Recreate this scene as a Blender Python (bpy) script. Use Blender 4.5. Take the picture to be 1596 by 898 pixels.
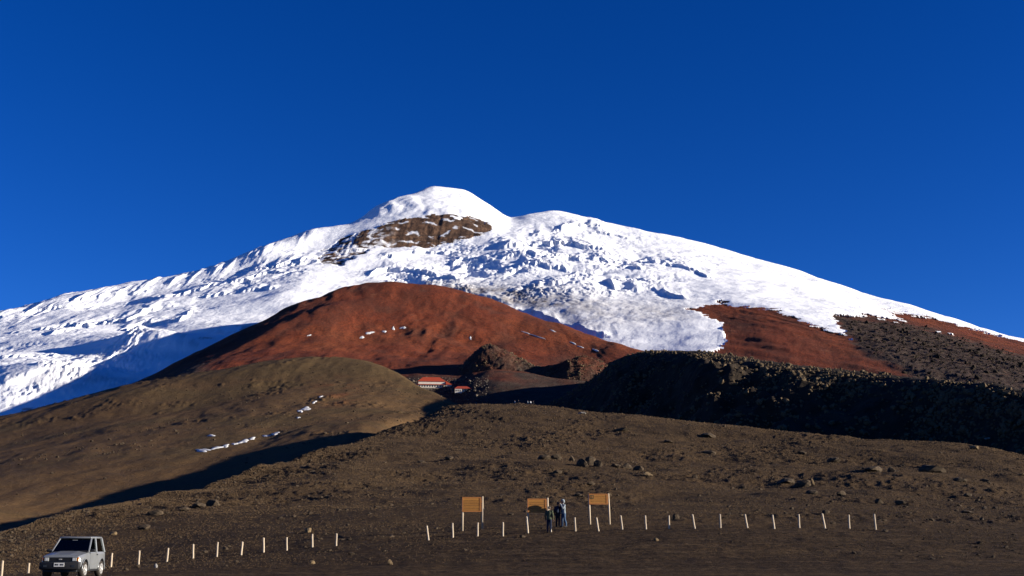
import bpy, bmesh, math, random
import numpy as np
from mathutils import Vector, Matrix

for o in list(bpy.data.objects):
    bpy.data.objects.remove(o, do_unlink=True)
random.seed(7)
RNG = np.random.default_rng(7)
scene = bpy.context.scene
COL = scene.collection

# ------------------------------------------------------------------ camera
F = 1800.0                      # focal length in photo pixels (1596 wide)
PITCH = math.radians(12.4)
ZC = 1.6                        # eye height above the car park
cam_data = bpy.data.cameras.new('camera')
cam_data.sensor_width = 36.0
cam_data.lens = 36.0 * F / 1596.0
cam_data.clip_start = 0.5
cam_data.clip_end = 40000.0
cam = bpy.data.objects.new('camera', cam_data)
COL.objects.link(cam)
cam.location = (0, 0, ZC)
cam.rotation_euler = (math.pi / 2 + PITCH, 0, 0)
scene.camera = cam

# ------------------------------------------------------------------ sky, sun, exposure
SUN_EL = math.radians(12.0)
SUN_AZ = math.radians(9.0)     # degrees towards the camera from straight right (+X)
sun_vec = Vector((math.cos(SUN_EL) * math.cos(SUN_AZ), -math.cos(SUN_EL) * math.sin(SUN_AZ), math.sin(SUN_EL)))
world = bpy.data.worlds.new('World')
scene.world = world
world.use_nodes = True
wn = world.node_tree.nodes
wl = world.node_tree.links
wn.clear()
w_out = wn.new('ShaderNodeOutputWorld')
w_bg = wn.new('ShaderNodeBackground')
w_sky = wn.new('ShaderNodeTexSky')
w_sky.sky_type = 'NISHITA'
w_sky.sun_disc = False
w_sky.sun_elevation = SUN_EL
w_sky.sun_rotation = math.atan2(sun_vec.x, sun_vec.y)
w_sky.altitude = 4600
w_sky.air_density = 1.0
w_sky.dust_density = 0.05
w_sky.ozone_density = 4.0
w_bg.inputs['Strength'].default_value = 0.05
w_hs = wn.new('ShaderNodeHueSaturation')      # the thin high-altitude air is a deeper blue than the model's
w_hs.inputs['Saturation'].default_value = 1.2
w_hs.inputs['Hue'].default_value = 0.5195
w_hs.inputs['Value'].default_value = 1.28
wl.new(w_sky.outputs[0], w_hs.inputs['Color'])
wl.new(w_hs.outputs[0], w_bg.inputs[0])
wl.new(w_bg.outputs[0], w_out.inputs[0])
sd = bpy.data.lights.new('sun', 'SUN')
sd.energy = 5.0
sd.angle = math.radians(0.5)
sd.color = (1.0, 0.92, 0.80)
sun = bpy.data.objects.new('sun', sd)
COL.objects.link(sun)
sun.rotation_euler = (-sun_vec).to_track_quat('-Z', 'Y').to_euler()
scene.view_settings.view_transform = 'Standard'
scene.view_settings.look = 'None'
scene.view_settings.gamma = 1.0
scene.view_settings.use_curve_mapping = False
scene.view_settings.exposure = 1.2

# ------------------------------------------------------------------ helpers: projection
CT, ST = math.cos(PITCH), math.sin(PITCH)

def ray(px, py):
    a = (np.asarray(px, float) - 798.0) / F
    b = (449.0 - np.asarray(py, float)) / F
    den = CT - b * ST
    return a / den, (ST + b * CT) / den          # x/y, z/y (relative to the eye)

def pix(px, py, D):
    u, e = ray(px, py)
    return u, np.asarray(D, float), ZC + np.asarray(D, float) * e

def project(x, y, z):
    zc = z - ZC
    fwd = y * CT + zc * ST
    up = -y * ST + zc * CT
    return 798.0 + F * x / fwd, 449.0 - F * up / fwd

# ------------------------------------------------------------------ helpers: noise
_perm = np.random.default_rng(11).permutation(4096).astype(np.int64)
_grad = np.random.default_rng(12).uniform(0, 2 * np.pi, 4096)
_gx, _gy = np.cos(_grad), np.sin(_grad)

def _h(i, j, seed):
    return _perm[(_perm[(i + seed * 57) & 4095] + j) & 4095]

def perlin(x, y, seed=0):
    xi = np.floor(x).astype(np.int64); yi = np.floor(y).astype(np.int64)
    xf = x - xi; yf = y - yi
    sx = xf * xf * xf * (xf * (xf * 6 - 15) + 10)
    sy = yf * yf * yf * (yf * (yf * 6 - 15) + 10)
    def g(i, j, dx, dy):
        h = _h(i, j, seed)
        return _gx[h] * dx + _gy[h] * dy
    a = g(xi, yi, xf, yf); b = g(xi + 1, yi, xf - 1, yf)
    c = g(xi, yi + 1, xf, yf - 1); d = g(xi + 1, yi + 1, xf - 1, yf - 1)
    return ((a + sx * (b - a)) * (1 - sy) + (c + sx * (d - c)) * sy) * 1.5

def fbm(x, y, octv=4, seed=0, gain=0.5):
    s = 0; a = 1.0; f = 1.0
    for k in range(octv):
        s = s + a * perlin(x * f + 17.3 * k, y * f - 9.1 * k, seed + k)
        a *= gain; f *= 2.03
    return s

def ridged(x, y, octv=4, seed=0, gain=0.5):
    s = 0; a = 1.0; f = 1.0
    for k in range(octv):
        s = s + a * (1 - 2 * np.abs(perlin(x * f + 5.3 * k, y * f + 3.1 * k, seed + k)))
        a *= gain; f *= 2.03
    return s

def worley(x, y, seed=0):
    """distance to nearest and second nearest cell point, and a random value per cell"""
    xi = np.floor(x).astype(np.int64); yi = np.floor(y).astype(np.int64)
    d1 = np.full(x.shape, 9.0); d2 = np.full(x.shape, 9.0); val = np.zeros(x.shape)
    for di in (-1, 0, 1):
        for dj in (-1, 0, 1):
            h = _h(xi + di, yi + dj, seed)
            cx = xi + di + (_grad[h] / (2 * np.pi)); cy = yi + dj + (_grad[(h + 977) & 4095] / (2 * np.pi))
            d = np.hypot(x - cx, y - cy)
            near = d < d1
            d2 = np.where(near, d1, np.minimum(d2, d))
            val = np.where(near, _grad[(h + 1973) & 4095] / (2 * np.pi), val)
            d1 = np.where(near, d, d1)
    return d1, d2, val

def sstep(a, b, x):
    t = np.clip((x - a) / (b - a), 0, 1)
    return t * t * (3 - 2 * t)

# ------------------------------------------------------------------ helpers: monotone cubic
def pchip_slopes(x, y):
    """x (n,), y (n, m)"""
    h = np.diff(x, axis=0); d = np.diff(y, axis=0) / h
    m = np.zeros_like(y)
    if len(y) == 2:
        m[:] = d[0]
        return m
    w1 = 2 * h[1:] + h[:-1]; w2 = h[1:] + 2 * h[:-1]
    with np.errstate(divide='ignore', invalid='ignore'):
        hm = (w1 + w2) / (w1 / d[:-1] + w2 / d[1:])
    m[1:-1] = np.where(d[:-1] * d[1:] > 0, hm, 0)
    m[0] = d[0]; m[-1] = d[-1]
    return m

def pchip(x, y, xq):
    x = np.asarray(x, float); y = np.asarray(y, float)
    m = pchip_slopes(x, y)
    i = np.clip(np.searchsorted(x, xq) - 1, 0, len(x) - 2)
    h = x[i + 1] - x[i]; t = (xq - x[i]) / h
    inside = np.clip(t, 0, 1)
    t = inside
    return ((2 * t**3 - 3 * t**2 + 1) * y[i] + (t**3 - 2 * t**2 + t) * h * m[i]
            + (-2 * t**3 + 3 * t**2) * y[i + 1] + (t**3 - t**2) * h * m[i + 1])

# ------------------------------------------------------------------ terrain sheets
class Sheet:
    """A piece of terrain: a height field over (x/y, y), drawn through contour-like lines.
    line = ('p', [(px, py, D)...]) seen lines, or ('z', [(px, D, z)...]) for ground that lies hidden."""
    def __init__(self, lines, px0, px1, nu, rows, soft=0):
        u0 = (px0 - 798) / F / CT; u1 = (px1 - 798) / F / CT
        self.u = np.linspace(u0, u1, nu)
        Ds, Zs = [], []
        for kind, pts in lines:
            P = np.array(pts, float)
            if kind == 'p':
                uu, dd, zz = pix(P[:, 0], P[:, 1], P[:, 2])
            else:
                uu = (P[:, 0] - 798) / F / CT; dd = P[:, 1]; zz = P[:, 2]
            o = np.argsort(uu)
            Ds.append(pchip(uu[o], dd[o], self.u)); Zs.append(pchip(uu[o], zz[o], self.u))
        Ds = np.array(Ds); Zs = np.array(Zs)
        if soft:                                     # round off kinks along the lines (soft = pixels)
            sg = soft / ((px1 - px0) / nu); k = np.arange(-int(3 * sg), int(3 * sg) + 1)
            g = np.exp(-0.5 * (k / sg) ** 2); g /= g.sum()
            sm = lambda A: np.array([np.convolve(np.pad(r, len(k) // 2, mode='reflect', reflect_type='odd'), g, 'valid') for r in A])
            Ds = sm(Ds); Zs = sm(Zs)
        for i in range(1, len(Ds)):
            Ds[i] = np.maximum(Ds[i], Ds[i - 1] + 0.5)
        # profile of every column: monotone cubic in D
        m = pchip_slopes(Ds, Zs)
        D, Z = [], []
        for i, n in enumerate(rows):
            h = Ds[i + 1] - Ds[i]
            for k in range(n):
                t = k / n
                D.append(Ds[i] + t * h)
                Z.append((2*t**3 - 3*t**2 + 1) * Zs[i] + (t**3 - 2*t**2 + t) * h * m[i]
                         + (-2*t**3 + 3*t**2) * Zs[i + 1] + (t**3 - t**2) * h * m[i + 1])
        D.append(Ds[-1]); Z.append(Zs[-1])
        self.D = np.array(D); self.Z = np.array(Z)
        self.X = self.u[None, :] * self.D
        self.PX, self.PY = project(self.X, self.D, self.Z)
        self.lineZ = Zs; self.lineD = Ds

    def sample(self, u, D):
        """height of the finished surface under (u, D)"""
        fi = np.clip((u - self.u[0]) / (self.u[1] - self.u[0]), 0, len(self.u) - 1.001)
        i = int(fi); f = fi - i
        za = np.interp(D, self.D[:, i], self.Z[:, i]); zb = np.interp(D, self.D[:, i + 1], self.Z[:, i + 1])
        return za * (1 - f) + zb * f

    def at(self, px, py):
        """point of the surface that is seen at a photo pixel (nearest crossing)"""
        u, e = ray(px, py)
        for _ in range(1):
            fi = np.clip((u - self.u[0]) / (self.u[1] - self.u[0]), 0, len(self.u) - 1.001)
            i = int(fi); f = fi - i
            D = self.D[:, i] * (1 - f) + self.D[:, i + 1] * f
            Z = self.Z[:, i] * (1 - f) + self.Z[:, i + 1] * f
        el = (Z - ZC) / np.maximum(D, 1)
        ok = np.where((el[1:] >= e) & (D[1:] > 20))[0]
        if len(ok) == 0:
            k = int(np.argmax(np.where(D > 20, el, -9)))
            return Vector((u * D[k], D[k], Z[k]))
        k = ok[0]
        t = (e - el[k]) / max(el[k + 1] - el[k], 1e-9)
        t = min(max(t, 0), 1)
        d = D[k] + t * (D[k + 1] - D[k])
        return Vector((u * d, d, Z[k] + t * (Z[k + 1] - Z[k])))

    def build(self, name, mat, attrs=None, select=None, parent=None, smooth=True):
        nr, nc = self.D.shape
        co = np.stack([self.X, self.D, self.Z], -1).reshape(-1, 3)
        idx = np.arange(nr * nc).reshape(nr, nc)
        q = np.stack([idx[:-1, :-1], idx[:-1, 1:], idx[1:, 1:], idx[1:, :-1]], -1).reshape(-1, 4)
        if select is not None:
            q = q[select[:-1, :-1].reshape(-1)]
        used = np.unique(q)
        remap = np.zeros(nr * nc, np.int64); remap[used] = np.arange(len(used))
        q = remap[q]; co = co[used]
        me = bpy.data.meshes.new(name)
        me.vertices.add(len(co)); me.vertices.foreach_set('co', co.astype(np.float32).reshape(-1))
        me.loops.add(q.size); me.loops.foreach_set('vertex_index', q.reshape(-1).astype(np.int32))
        me.polygons.add(len(q))
        me.polygons.foreach_set('loop_start', (np.arange(len(q)) * 4).astype(np.int32))
        me.polygons.foreach_set('loop_total', np.full(len(q), 4, np.int32))
        me.polygons.foreach_set('use_smooth', np.full(len(q), smooth))
        me.update(calc_edges=True)
        for k, v in (attrs or {}).items():
            a = me.attributes.new(k, 'FLOAT', 'POINT')
            a.data.foreach_set('value', v.reshape(-1)[used].astype(np.float32))
        me.materials.append(mat)
        o = bpy.data.objects.new(name, me)
        COL.objects.link(o)
        o.parent = parent
        return o

def structure(o):
    o['kind'] = 'structure'
    return o

def offset(line, dD, dz):
    """a hidden line behind a seen line: further by dD, height changed by dz (number or per point)"""
    kind, pts = line
    out = []
    for k, p in enumerate(pts):
        if kind == 'p':
            u, D, Z = pix(p[0], p[1], p[2])
        else:
            D, Z = p[1], p[2]
        out.append((p[0], float(D) + (dD[k] if hasattr(dD, '__len__') else dD), float(Z) + (dz[k] if hasattr(dz, '__len__') else dz)))
    return ('z', out)

def poly_sd(PX, PY, pts):
    """signed distance (photo pixels, + inside) of base points to an outline on the slope"""
    P = np.array(pts, float); n = len(P)
    best = np.full(PX.shape, 1e9); ins = np.zeros(PX.shape, bool)
    for i in range(n):
        a = P[i]; b = P[(i + 1) % n]; d = b - a
        t = np.clip(((PX - a[0]) * d[0] + (PY - a[1]) * d[1]) / max(d @ d, 1e-9), 0, 1)
        best = np.minimum(best, np.hypot(PX - a[0] - t * d[0], PY - a[1] - t * d[1]))
        if a[1] != b[1]:
            c = ((a[1] > PY) != (b[1] > PY)) & (PX < d[0] * (PY - a[1]) / d[1] + a[0])
            ins ^= c
    return np.where(ins, best, -best)

# ------------------------------------------------------------------ materials
def srgb(r, g, b):
    f = lambda c: (c / 12.92) if c <= 0.04045 else ((c + 0.055) / 1.055) ** 2.4
    return (f(r / 255), f(g / 255), f(b / 255), 1)

class NT:
    def __init__(self, name):
        self.m = bpy.data.materials.new(name); self.m.use_nodes = True
        self.n = self.m.node_tree.nodes; self.l = self.m.node_tree.links
        self.bsdf = self.n['Principled BSDF']
        self.tc = self.n.new('ShaderNodeTexCoord')
    def link(self, a, b): self.l.new(a, b)
    def noise(self, scale, detail=4, rough=0.55, vec=None, dist=0.0):
        n = self.n.new('ShaderNodeTexNoise'); n.inputs['Scale'].default_value = scale
        n.inputs['Detail'].default_value = detail; n.inputs['Roughness'].default_value = rough
        n.inputs['Distortion'].default_value = dist
        self.link(vec if vec is not None else self.tc.outputs['Object'], n.inputs['Vector'])
        return n.outputs['Fac']
    def mapping(self, scale=(1, 1, 1), rot=(0, 0, 0)):
        n = self.n.new('ShaderNodeMapping'); n.inputs['Scale'].default_value = scale; n.inputs['Rotation'].default_value = rot
        self.link(self.tc.outputs['Object'], n.inputs['Vector'])
        return n.outputs[0]
    def ramp(self, fac, stops):
        n = self.n.new('ShaderNodeValToRGB'); r = n.color_ramp
        while len(r.elements) < len(stops): r.elements.new(0.5)
        for e, (p, c) in zip(r.elements, stops):
            e.position = p; e.color = c if hasattr(c, '__len__') else (c, c, c, 1)
        self.link(fac, n.inputs[0])
        return n.outputs[0]
    def mix(self, fac, a, b, mode='MIX'):
        n = self.n.new('ShaderNodeMix'); n.data_type = 'RGBA'; n.blend_type = mode
        for s, v in ((n.inputs[0], fac), (n.inputs[6], a), (n.inputs[7], b)):
            if hasattr(v, 'links'): self.link(v, s)
            else: s.default_value = v
        return n.outputs[2]
    def math(self, op, a, b=0.0, clamp=False):
        n = self.n.new('ShaderNodeMath'); n.operation = op; n.use_clamp = clamp
        for s, v in ((n.inputs[0], a), (n.inputs[1], b)):
            if hasattr(v, 'links'): self.link(v, s)
            else: s.default_value = v
        return n.outputs[0]
    def attr(self, name):
        n = self.n.new('ShaderNodeAttribute'); n.attribute_name = name
        return n.outputs['Fac']
    def bump(self, height, strength=0.5, dist=1.0, prev=None):
        n = self.n.new('ShaderNodeBump'); n.inputs['Strength'].default_value = strength
        n.inputs['Distance'].default_value = dist
        self.link(height, n.inputs['Height'])
        if prev is not None: self.link(prev, n.inputs['Normal'])
        return n.outputs[0]
    def done(self, color=None, rough=0.9, normal=None, spec=0.2, metal=0.0):
        b = self.bsdf
        if color is not None:
            if hasattr(color, 'links'): self.link(color, b.inputs['Base Color'])
            else: b.inputs['Base Color'].default_value = color
        if hasattr(rough, 'links'): self.link(rough, b.inputs['Roughness'])
        else: b.inputs['Roughness'].default_value = rough
        b.inputs['Specular IOR Level'].default_value = spec
        b.inputs['Metallic'].default_value = metal
        if normal is not None: self.link(normal, b.inputs['Normal'])
        return self.m

def mat_ash():
    t = NT('ash_ground')
    big = t.noise(0.018, 5, 0.6)
    mid = t.noise(0.22, 5, 0.65)
    c = t.ramp(big, [(0.3, (0.070, 0.044, 0.022, 1)), (0.5, (0.094, 0.058, 0.028, 1)), (0.7, (0.118, 0.073, 0.034, 1))])
    c = t.mix(t.ramp(mid, [(0.42, 0.0), (0.66, 0.6)]), c, (0.046, 0.031, 0.020, 1))
    lot = t.attr('lot')
    c = t.mix(t.math('MULTIPLY', lot, t.ramp(t.noise(0.16, 4, 0.6), [(0.35, 0.2), (0.65, 0.85)])), c, (0.045, 0.028, 0.016, 1))
    drift = t.noise(0.9, 4, 0.6, vec=t.mapping((0.06, 1.0, 1.0), (0, 0, 0.10)))
    c = t.mix(t.math('MULTIPLY', lot, t.ramp(drift, [(0.50, 0.0), (0.60, 0.7)])), c, (0.105, 0.068, 0.036, 1))
    c = t.mix(t.ramp(t.noise(2.2, 6, 0.85), [(0.44, 0.85), (0.53, 0.0)]), c, (0.020, 0.014, 0.010, 1))
    c = t.mix(t.ramp(t.noise(3.1, 4, 0.8, vec=t.mapping((1, 1, 1), (0, 0, 1))), [(0.58, 0.0), (0.70, 0.55)]), c, (0.19, 0.13, 0.075, 1))
    nrm = t.bump(t.noise(1.2, 6, 0.8), 0.9, 0.55)
    nrm = t.bump(t.noise(5.0, 4, 0.8), 0.9, 0.12, nrm)
    return t.done(c, 0.95, nrm, 0.05)

def mat_hill():
    t = NT('brown_hill')
    big = t.noise(0.011, 5, 0.6)
    mid = t.noise(0.12, 5, 0.65)
    c = t.ramp(big, [(0.3, (0.092, 0.053, 0.025, 1)), (0.55, (0.125, 0.072, 0.032, 1)), (0.72, (0.155, 0.088, 0.037, 1))])
    c = t.mix(t.ramp(mid, [(0.45, 0.0), (0.7, 0.55)]), c, (0.055, 0.042, 0.03, 1))
    c = t.mix(t.attr('green'), c, (0.082, 0.058, 0.026, 1))
    c = t.mix(t.attr('rust'), c, (0.17, 0.055, 0.022, 1))
    c = t.mix(t.ramp(t.noise(0.8, 6, 0.8), [(0.40, 0.5), (0.54, 0.0)]), c, (0.030, 0.020, 0.012, 1))
    nrm = t.bump(t.noise(0.5, 7, 0.8), 0.6, 0.9)
    return t.done(c, 0.95, nrm, 0.05)

def mat_lava():
    t = NT('lava_rock')
    mid = t.noise(0.1, 5, 0.65)
    c = t.ramp(mid, [(0.3, (0.014, 0.010, 0.007, 1)), (0.6, (0.036, 0.026, 0.017, 1)), (0.75, (0.07, 0.050, 0.030, 1))])
    nrm = t.bump(t.noise(0.35, 6, 0.75), 0.8, 1.5)
    return t.done(c, 0.95, nrm, 0.1)

def mat_red():
    t = NT('red_ash')
    big = t.noise(0.006, 6, 0.6)
    streak = t.noise(0.02, 5, 0.65, vec=t.mapping((1.0, 0.25, 0.4)))
    c = t.ramp(big, [(0.3, (0.135, 0.030, 0.012, 1)), (0.5, (0.19, 0.041, 0.015, 1)), (0.7, (0.25, 0.062, 0.020, 1))])
    c = t.mix(t.ramp(streak, [(0.42, 0.0), (0.7, 0.75)]), c, (0.06, 0.024, 0.015, 1))
    c = t.mix(t.attr('grey'), c, t.ramp(t.noise(0.06, 5, 0.7), [(0.35, (0.026, 0.021, 0.018, 1)), (0.65, (0.075, 0.058, 0.042, 1))]))
    gravel = t.noise(0.35, 5, 0.75)
    c = t.mix(t.ramp(gravel, [(0.42, 0.75), (0.58, 0.0)]), c, (0.045, 0.017, 0.011, 1))
    c = t.mix(t.ramp(t.noise(0.025, 6, 0.7, dist=0.6), [(0.60, 0.0), (0.72, 0.5)]), c, (0.20, 0.09, 0.05, 1))
    nrm = t.bump(t.noise(0.12, 8, 0.8), 0.75, 4.0)
    nrm = t.bump(t.noise(0.7, 4, 0.75), 0.5, 0.8, nrm)
    return t.done(c, 0.95, nrm, 0.1)

def mat_snow():
    t = NT('glacier_snow')
    big = t.noise(0.02, 4, 0.6)
    c = t.ramp(big, [(0.3, (0.86, 0.87, 0.88, 1)), (0.7, (0.92, 0.92, 0.91, 1))])
    dirt = t.math('MULTIPLY', t.attr('dirt'), t.ramp(t.noise(0.035, 6, 0.7, vec=t.mapping((1, 0.5, 1))), [(0.3, 0.15), (0.62, 1.0)]))
    c = t.mix(dirt, c, t.ramp(t.noise(0.05, 4), [(0.35, (0.12, 0.098, 0.088, 1)), (0.65, (0.36, 0.32, 0.30, 1))]))
    c = t.mix(t.attr('black'), c, (0.045, 0.038, 0.036, 1))
    nrm = t.bump(t.noise(0.05, 7, 0.7), 0.30, 6.0)
    nrm = t.bump(t.noise(0.35, 4, 0.7), 0.35, 1.6, nrm)
    return t.done(c, 0.75, nrm, 0.2)

def mat_cliff():
    t = NT('cliff_rock')
    st = t.noise(0.03, 6, 0.7, vec=t.mapping((1.5, 0.4, 0.35)))
    c = t.ramp(st, [(0.3, (0.03, 0.020, 0.016, 1)), (0.46, (0.085, 0.046, 0.028, 1)), (0.58, (0.165, 0.092, 0.054, 1)), (0.72, (0.05, 0.035, 0.027, 1))])
    strata = t.noise(0.05, 4, 0.6, vec=t.mapping((0.15, 0.15, 2.2)))
    c = t.mix(t.ramp(strata, [(0.45, 0.0), (0.62, 0.7)]), c, (0.035, 0.024, 0.019, 1))
    c = t.mix(t.attr('frost'), c, (0.78, 0.79, 0.82, 1))
    nrm = t.bump(t.noise(0.07, 6, 0.75), 0.9, 6.0)
    return t.done(c, 0.9, nrm, 0.15)

M_ASH, M_HILL, M_LAVA, M_RED, M_SNOW, M_CLIFF = mat_ash(), mat_hill(), mat_lava(), mat_red(), mat_snow(), mat_cliff()

# ------------------------------------------------------------------ TERRAIN 1: car park and the ash slope above it
fg_crest = ('p', [(-250, 880, 85), (0, 829, 112), (130, 800, 142), (250, 771, 175), (330, 754, 205), (400, 733, 240), (480, 710, 290),
                  (545, 692, 345), (600, 675, 400), (650, 660, 450), (700, 641, 500), (760, 637, 510), (850, 640, 500), (950, 650, 470),
                  (1100, 663, 430), (1200, 673, 400), (1300, 683, 375), (1400, 688, 350), (1500, 695, 335), (1596, 712, 315), (1850, 765, 290)])
fg_lines = [
    ('z', [(-250, 2, 0), (1850, 2, 0)]),
    ('z', [(-250, 30, 0.05), (1850, 30, 0.1)]),
    ('p', [(-250, 908, 50), (0, 903, 50), (115, 900, 50), (400, 897, 50), (800, 893, 50), (1596, 890, 50), (1850, 890, 50)]),
    ('p', [(-250, 893, 71), (44, 887, 71), (173, 882, 71), (300, 870, 71), (411, 860, 71), (524, 850, 71), (667, 841, 71), (822, 831, 71), (932, 828, 71),
           (1081, 824, 71), (1246, 823, 71), (1365, 825, 71), (1596, 829, 71), (1850, 833, 71)]),
    ('p', [(-250, 887, 78), (0, 860, 88), (250, 812, 120), (500, 787, 140), (800, 772, 150), (1200, 774, 150), (1596, 784, 140), (1850, 800, 130)]),
    ('p', [(-250, 884, 81), (0, 838, 104), (250, 780, 160), (400, 756, 195), (550, 733, 220), (700, 727, 240), (850, 721, 250), (1000, 727, 250), (1200, 728, 250),
           (1400, 728, 240), (1596, 742, 220), (1850, 780, 200)]),
    ('p', [(-250, 882, 83), (0, 832, 109), (250, 774, 169), (400, 742, 222), (550, 705, 295), (700, 688, 340), (850, 680, 345), (1000, 688, 335), (1200, 697, 320),
           (1400, 705, 300), (1596, 724, 270), (1850, 770, 250)]),
    fg_crest,
    ('z', [(-250, 115, -9), (0, 150, -6), (250, 225, 0), (400, 300, 6), (545, 410, 18), (650, 520, 36), (700, 570, 44), (850, 590, 42), (1100, 500, 28), (1300, 440, 14),
           (1596, 390, 5), (1850, 360, 0)]),
    ('z', [(-250, 150, -30), (0, 190, -30), (250, 270, -30), (400, 350, -30), (545, 480, -25), (700, 660, -5), (850, 690, -5), (1100, 590, -15), (1300, 520, -20),
           (1596, 460, -30), (1850, 430, -30)]),
]
fg = Sheet(fg_lines, -190, 1790, 1000, [3, 8, 60, 75, 75, 70, 60, 14, 4])
x, y = fg.X, fg.D
amp = sstep(45, 200, y)
fg.Z += amp * (0.9 * fbm(x / 34, y / 46, 3, 3) + 0.35 * fbm(x / 9, y / 12, 3, 5)) + sstep(30, 60, y) * 0.05 * fbm(x / 2.0, y / 2.4, 3, 9)
rough = sstep(0.0, 0.5, fbm(x / 40, y / 60, 3, 21) + 0.15) * sstep(70, 85, y)
fg.Z += rough * 0.16 * np.maximum(0, fbm(x / 1.8, y / 2.6, 3, 23)) * (1 + y / 150)
# the low bank behind the fence
fg.Z += 0.16 * np.exp(-((y - 73.5) / 1.3) ** 2) * (0.6 + 0.6 * perlin(x / 3, y / 3, 31))
lot = 1 - sstep(69, 74, y + 1.5 * perlin(x / 4, y / 4, 33))
o_fg = structure(fg.build('ground', M_ASH, {'lot': lot}))
flat = bpy.data.meshes.new('plain')
flat.from_pydata([(-20000, -20000, -40), (20000, -20000, -40), (20000, 20000, -40), (-20000, 20000, -40)], [], [(0, 1, 2, 3)])
flat.materials.append(M_ASH)
o_flat = bpy.data.objects.new('plain', flat); COL.objects.link(o_flat); structure(o_flat)

# ------------------------------------------------------------------ TERRAIN 2: brown hill on the left
hill_crest = ('p', [(-250, 700, 850), (0, 653, 930), (100, 630, 960), (200, 604, 990), (300, 587, 1010), (400, 569, 1030), (470, 561, 1040), (520, 560, 1040), (570, 566, 1020),
                    (600, 574, 1000), (620, 584, 980), (650, 603, 930), (690, 622, 850), (730, 638, 730), (800, 660, 690)])
hill_lines = [
    ('z', [(-250, 110, -14), (0, 165, -9), (100, 215, -6), (200, 260, -2), (300, 295, 3), (370, 300, 7), (420, 325, 11), (470, 350, 15), (545, 395, 20), (610, 470, 27), (650, 560, 34), (720, 620, 42), (800, 640, 30)]),
    ('p', [(-250, 868, 150), (0, 826, 310), (100, 805, 345), (200, 781, 375), (300, 758, 400), (370, 738, 418), (420, 718, 438), (470, 701, 455), (545, 688, 470), (610, 672, 550), (650, 656, 660),
           (690, 643, 715), (730, 645, 690), (800, 680, 665)]),
    ('p', [(-250, 805, 330), (0, 765, 400), (170, 725, 465), (300, 697, 520), (400, 672, 580), (470, 655, 630), (545, 643, 675), (600, 638, 715), (645, 632, 765), (690, 631, 790), (730, 641, 715), (800, 675, 670)]),
    ('p', [(-250, 740, 600), (0, 695, 680), (200, 655, 740), (300, 638, 780), (400, 615, 830), (470, 602, 860), (545, 596, 875), (600, 600, 870), (645, 612, 850), (690, 625, 800), (730, 640, 720), (800, 670, 680)]),
    hill_crest,
    offset(hill_crest, 130, -25),
    offset(hill_crest, 300, -110),
]
hill = Sheet(hill_lines, -190, 790, 560, [14, 60, 60, 60, 10, 4], soft=16)
x, y = hill.X, hill.D
hill.Z += 0.9 * fbm(x / 70, y / 90, 3, 41) + 0.3 * fbm(x / 12, y / 16, 3, 43)
hill.Z += 0.55 * fbm(x / 26 + 0.6 * perlin(x / 90, y / 90, 46), y / 190, 3, 44)
tuft = sstep(0.15, 0.6, fbm(x / 50, y / 70, 3, 45)) * sstep(-60, 60, 640 - hill.PY + 40)
hill.Z += tuft * 1.1 * np.maximum(0, fbm(x / 5, y / 8, 3, 47))
green = sstep(610, 565, hill.PY) * 0.7 + 0.5 * sstep(0.0, 0.6, fbm(x / 90, y / 90, 3, 49))
rust = np.clip(sstep(60, 0, np.hypot((hill.PX - 525) / 1.0, (hill.PY - 612) / 0.6)) * 0.55 * sstep(-0.2, 0.5, fbm(x / 20, y / 30, 3, 50)), 0, 1)
o_hill = structure(hill.build('hill', M_HILL, {'green': np.clip(green, 0, 0.5), 'rust': rust}))

# ------------------------------------------------------------------ TERRAIN 3: dark lava ridge on the right
ridge_crest = ('p', [(680, 660, 960), (800, 640, 960), (870, 625, 970), (915, 602, 980), (938, 586, 950), (962, 567, 925), (1000, 555, 860), (1050, 552, 765), (1100, 553, 695),
                     (1180, 565, 620), (1300, 578, 540), (1400, 587, 480), (1480, 595, 430), (1560, 601, 395), (1596, 609, 380), (1850, 640, 320)])
ridge_lines = [
    ('z', [(680, 880, 70), (780, 830, 62), (900, 610, 48), (1000, 525, 42), (1115, 440, 33), (1230, 395, 26), (1292, 388, 20), (1390, 372, 12), (1596, 300, 0), (1850, 250, -8)]),
    ridge_crest,
    offset(ridge_crest, 110, 2),
    offset(ridge_crest, 420, -40),
]
ridge = Sheet(ridge_lines, 690, 1790, 760, [170, 40, 4])
x, y = ridge.X, ridge.D
env = sstep(0, 12, np.arange(ridge.D.shape[0]))[:, None]
spur = sstep(880, 980, ridge.PX) * sstep(1330, 1220, ridge.PX) + 0.25
rr = np.arange(ridge.D.shape[0])[:, None] / 170.0
face = sstep(0.05, 0.2, rr) * sstep(0.78, 0.45, rr)
top = 0.2 + 0.8 * sstep(0.85, 0.55, rr)
ridge.Z += env * (top * (1.4 * ridged(x / 30, y / 36, 4, 61) - 0.6 + 0.9 * fbm(x / 7, y / 9, 3, 63)) + face * spur * (7.5 * fbm(x / 38, y / 50, 3, 65) + 3.0 * fbm(x / 14, y / 18, 3, 67)))
o_ridge = structure(ridge.build('lava_ridge', M_LAVA))

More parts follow.
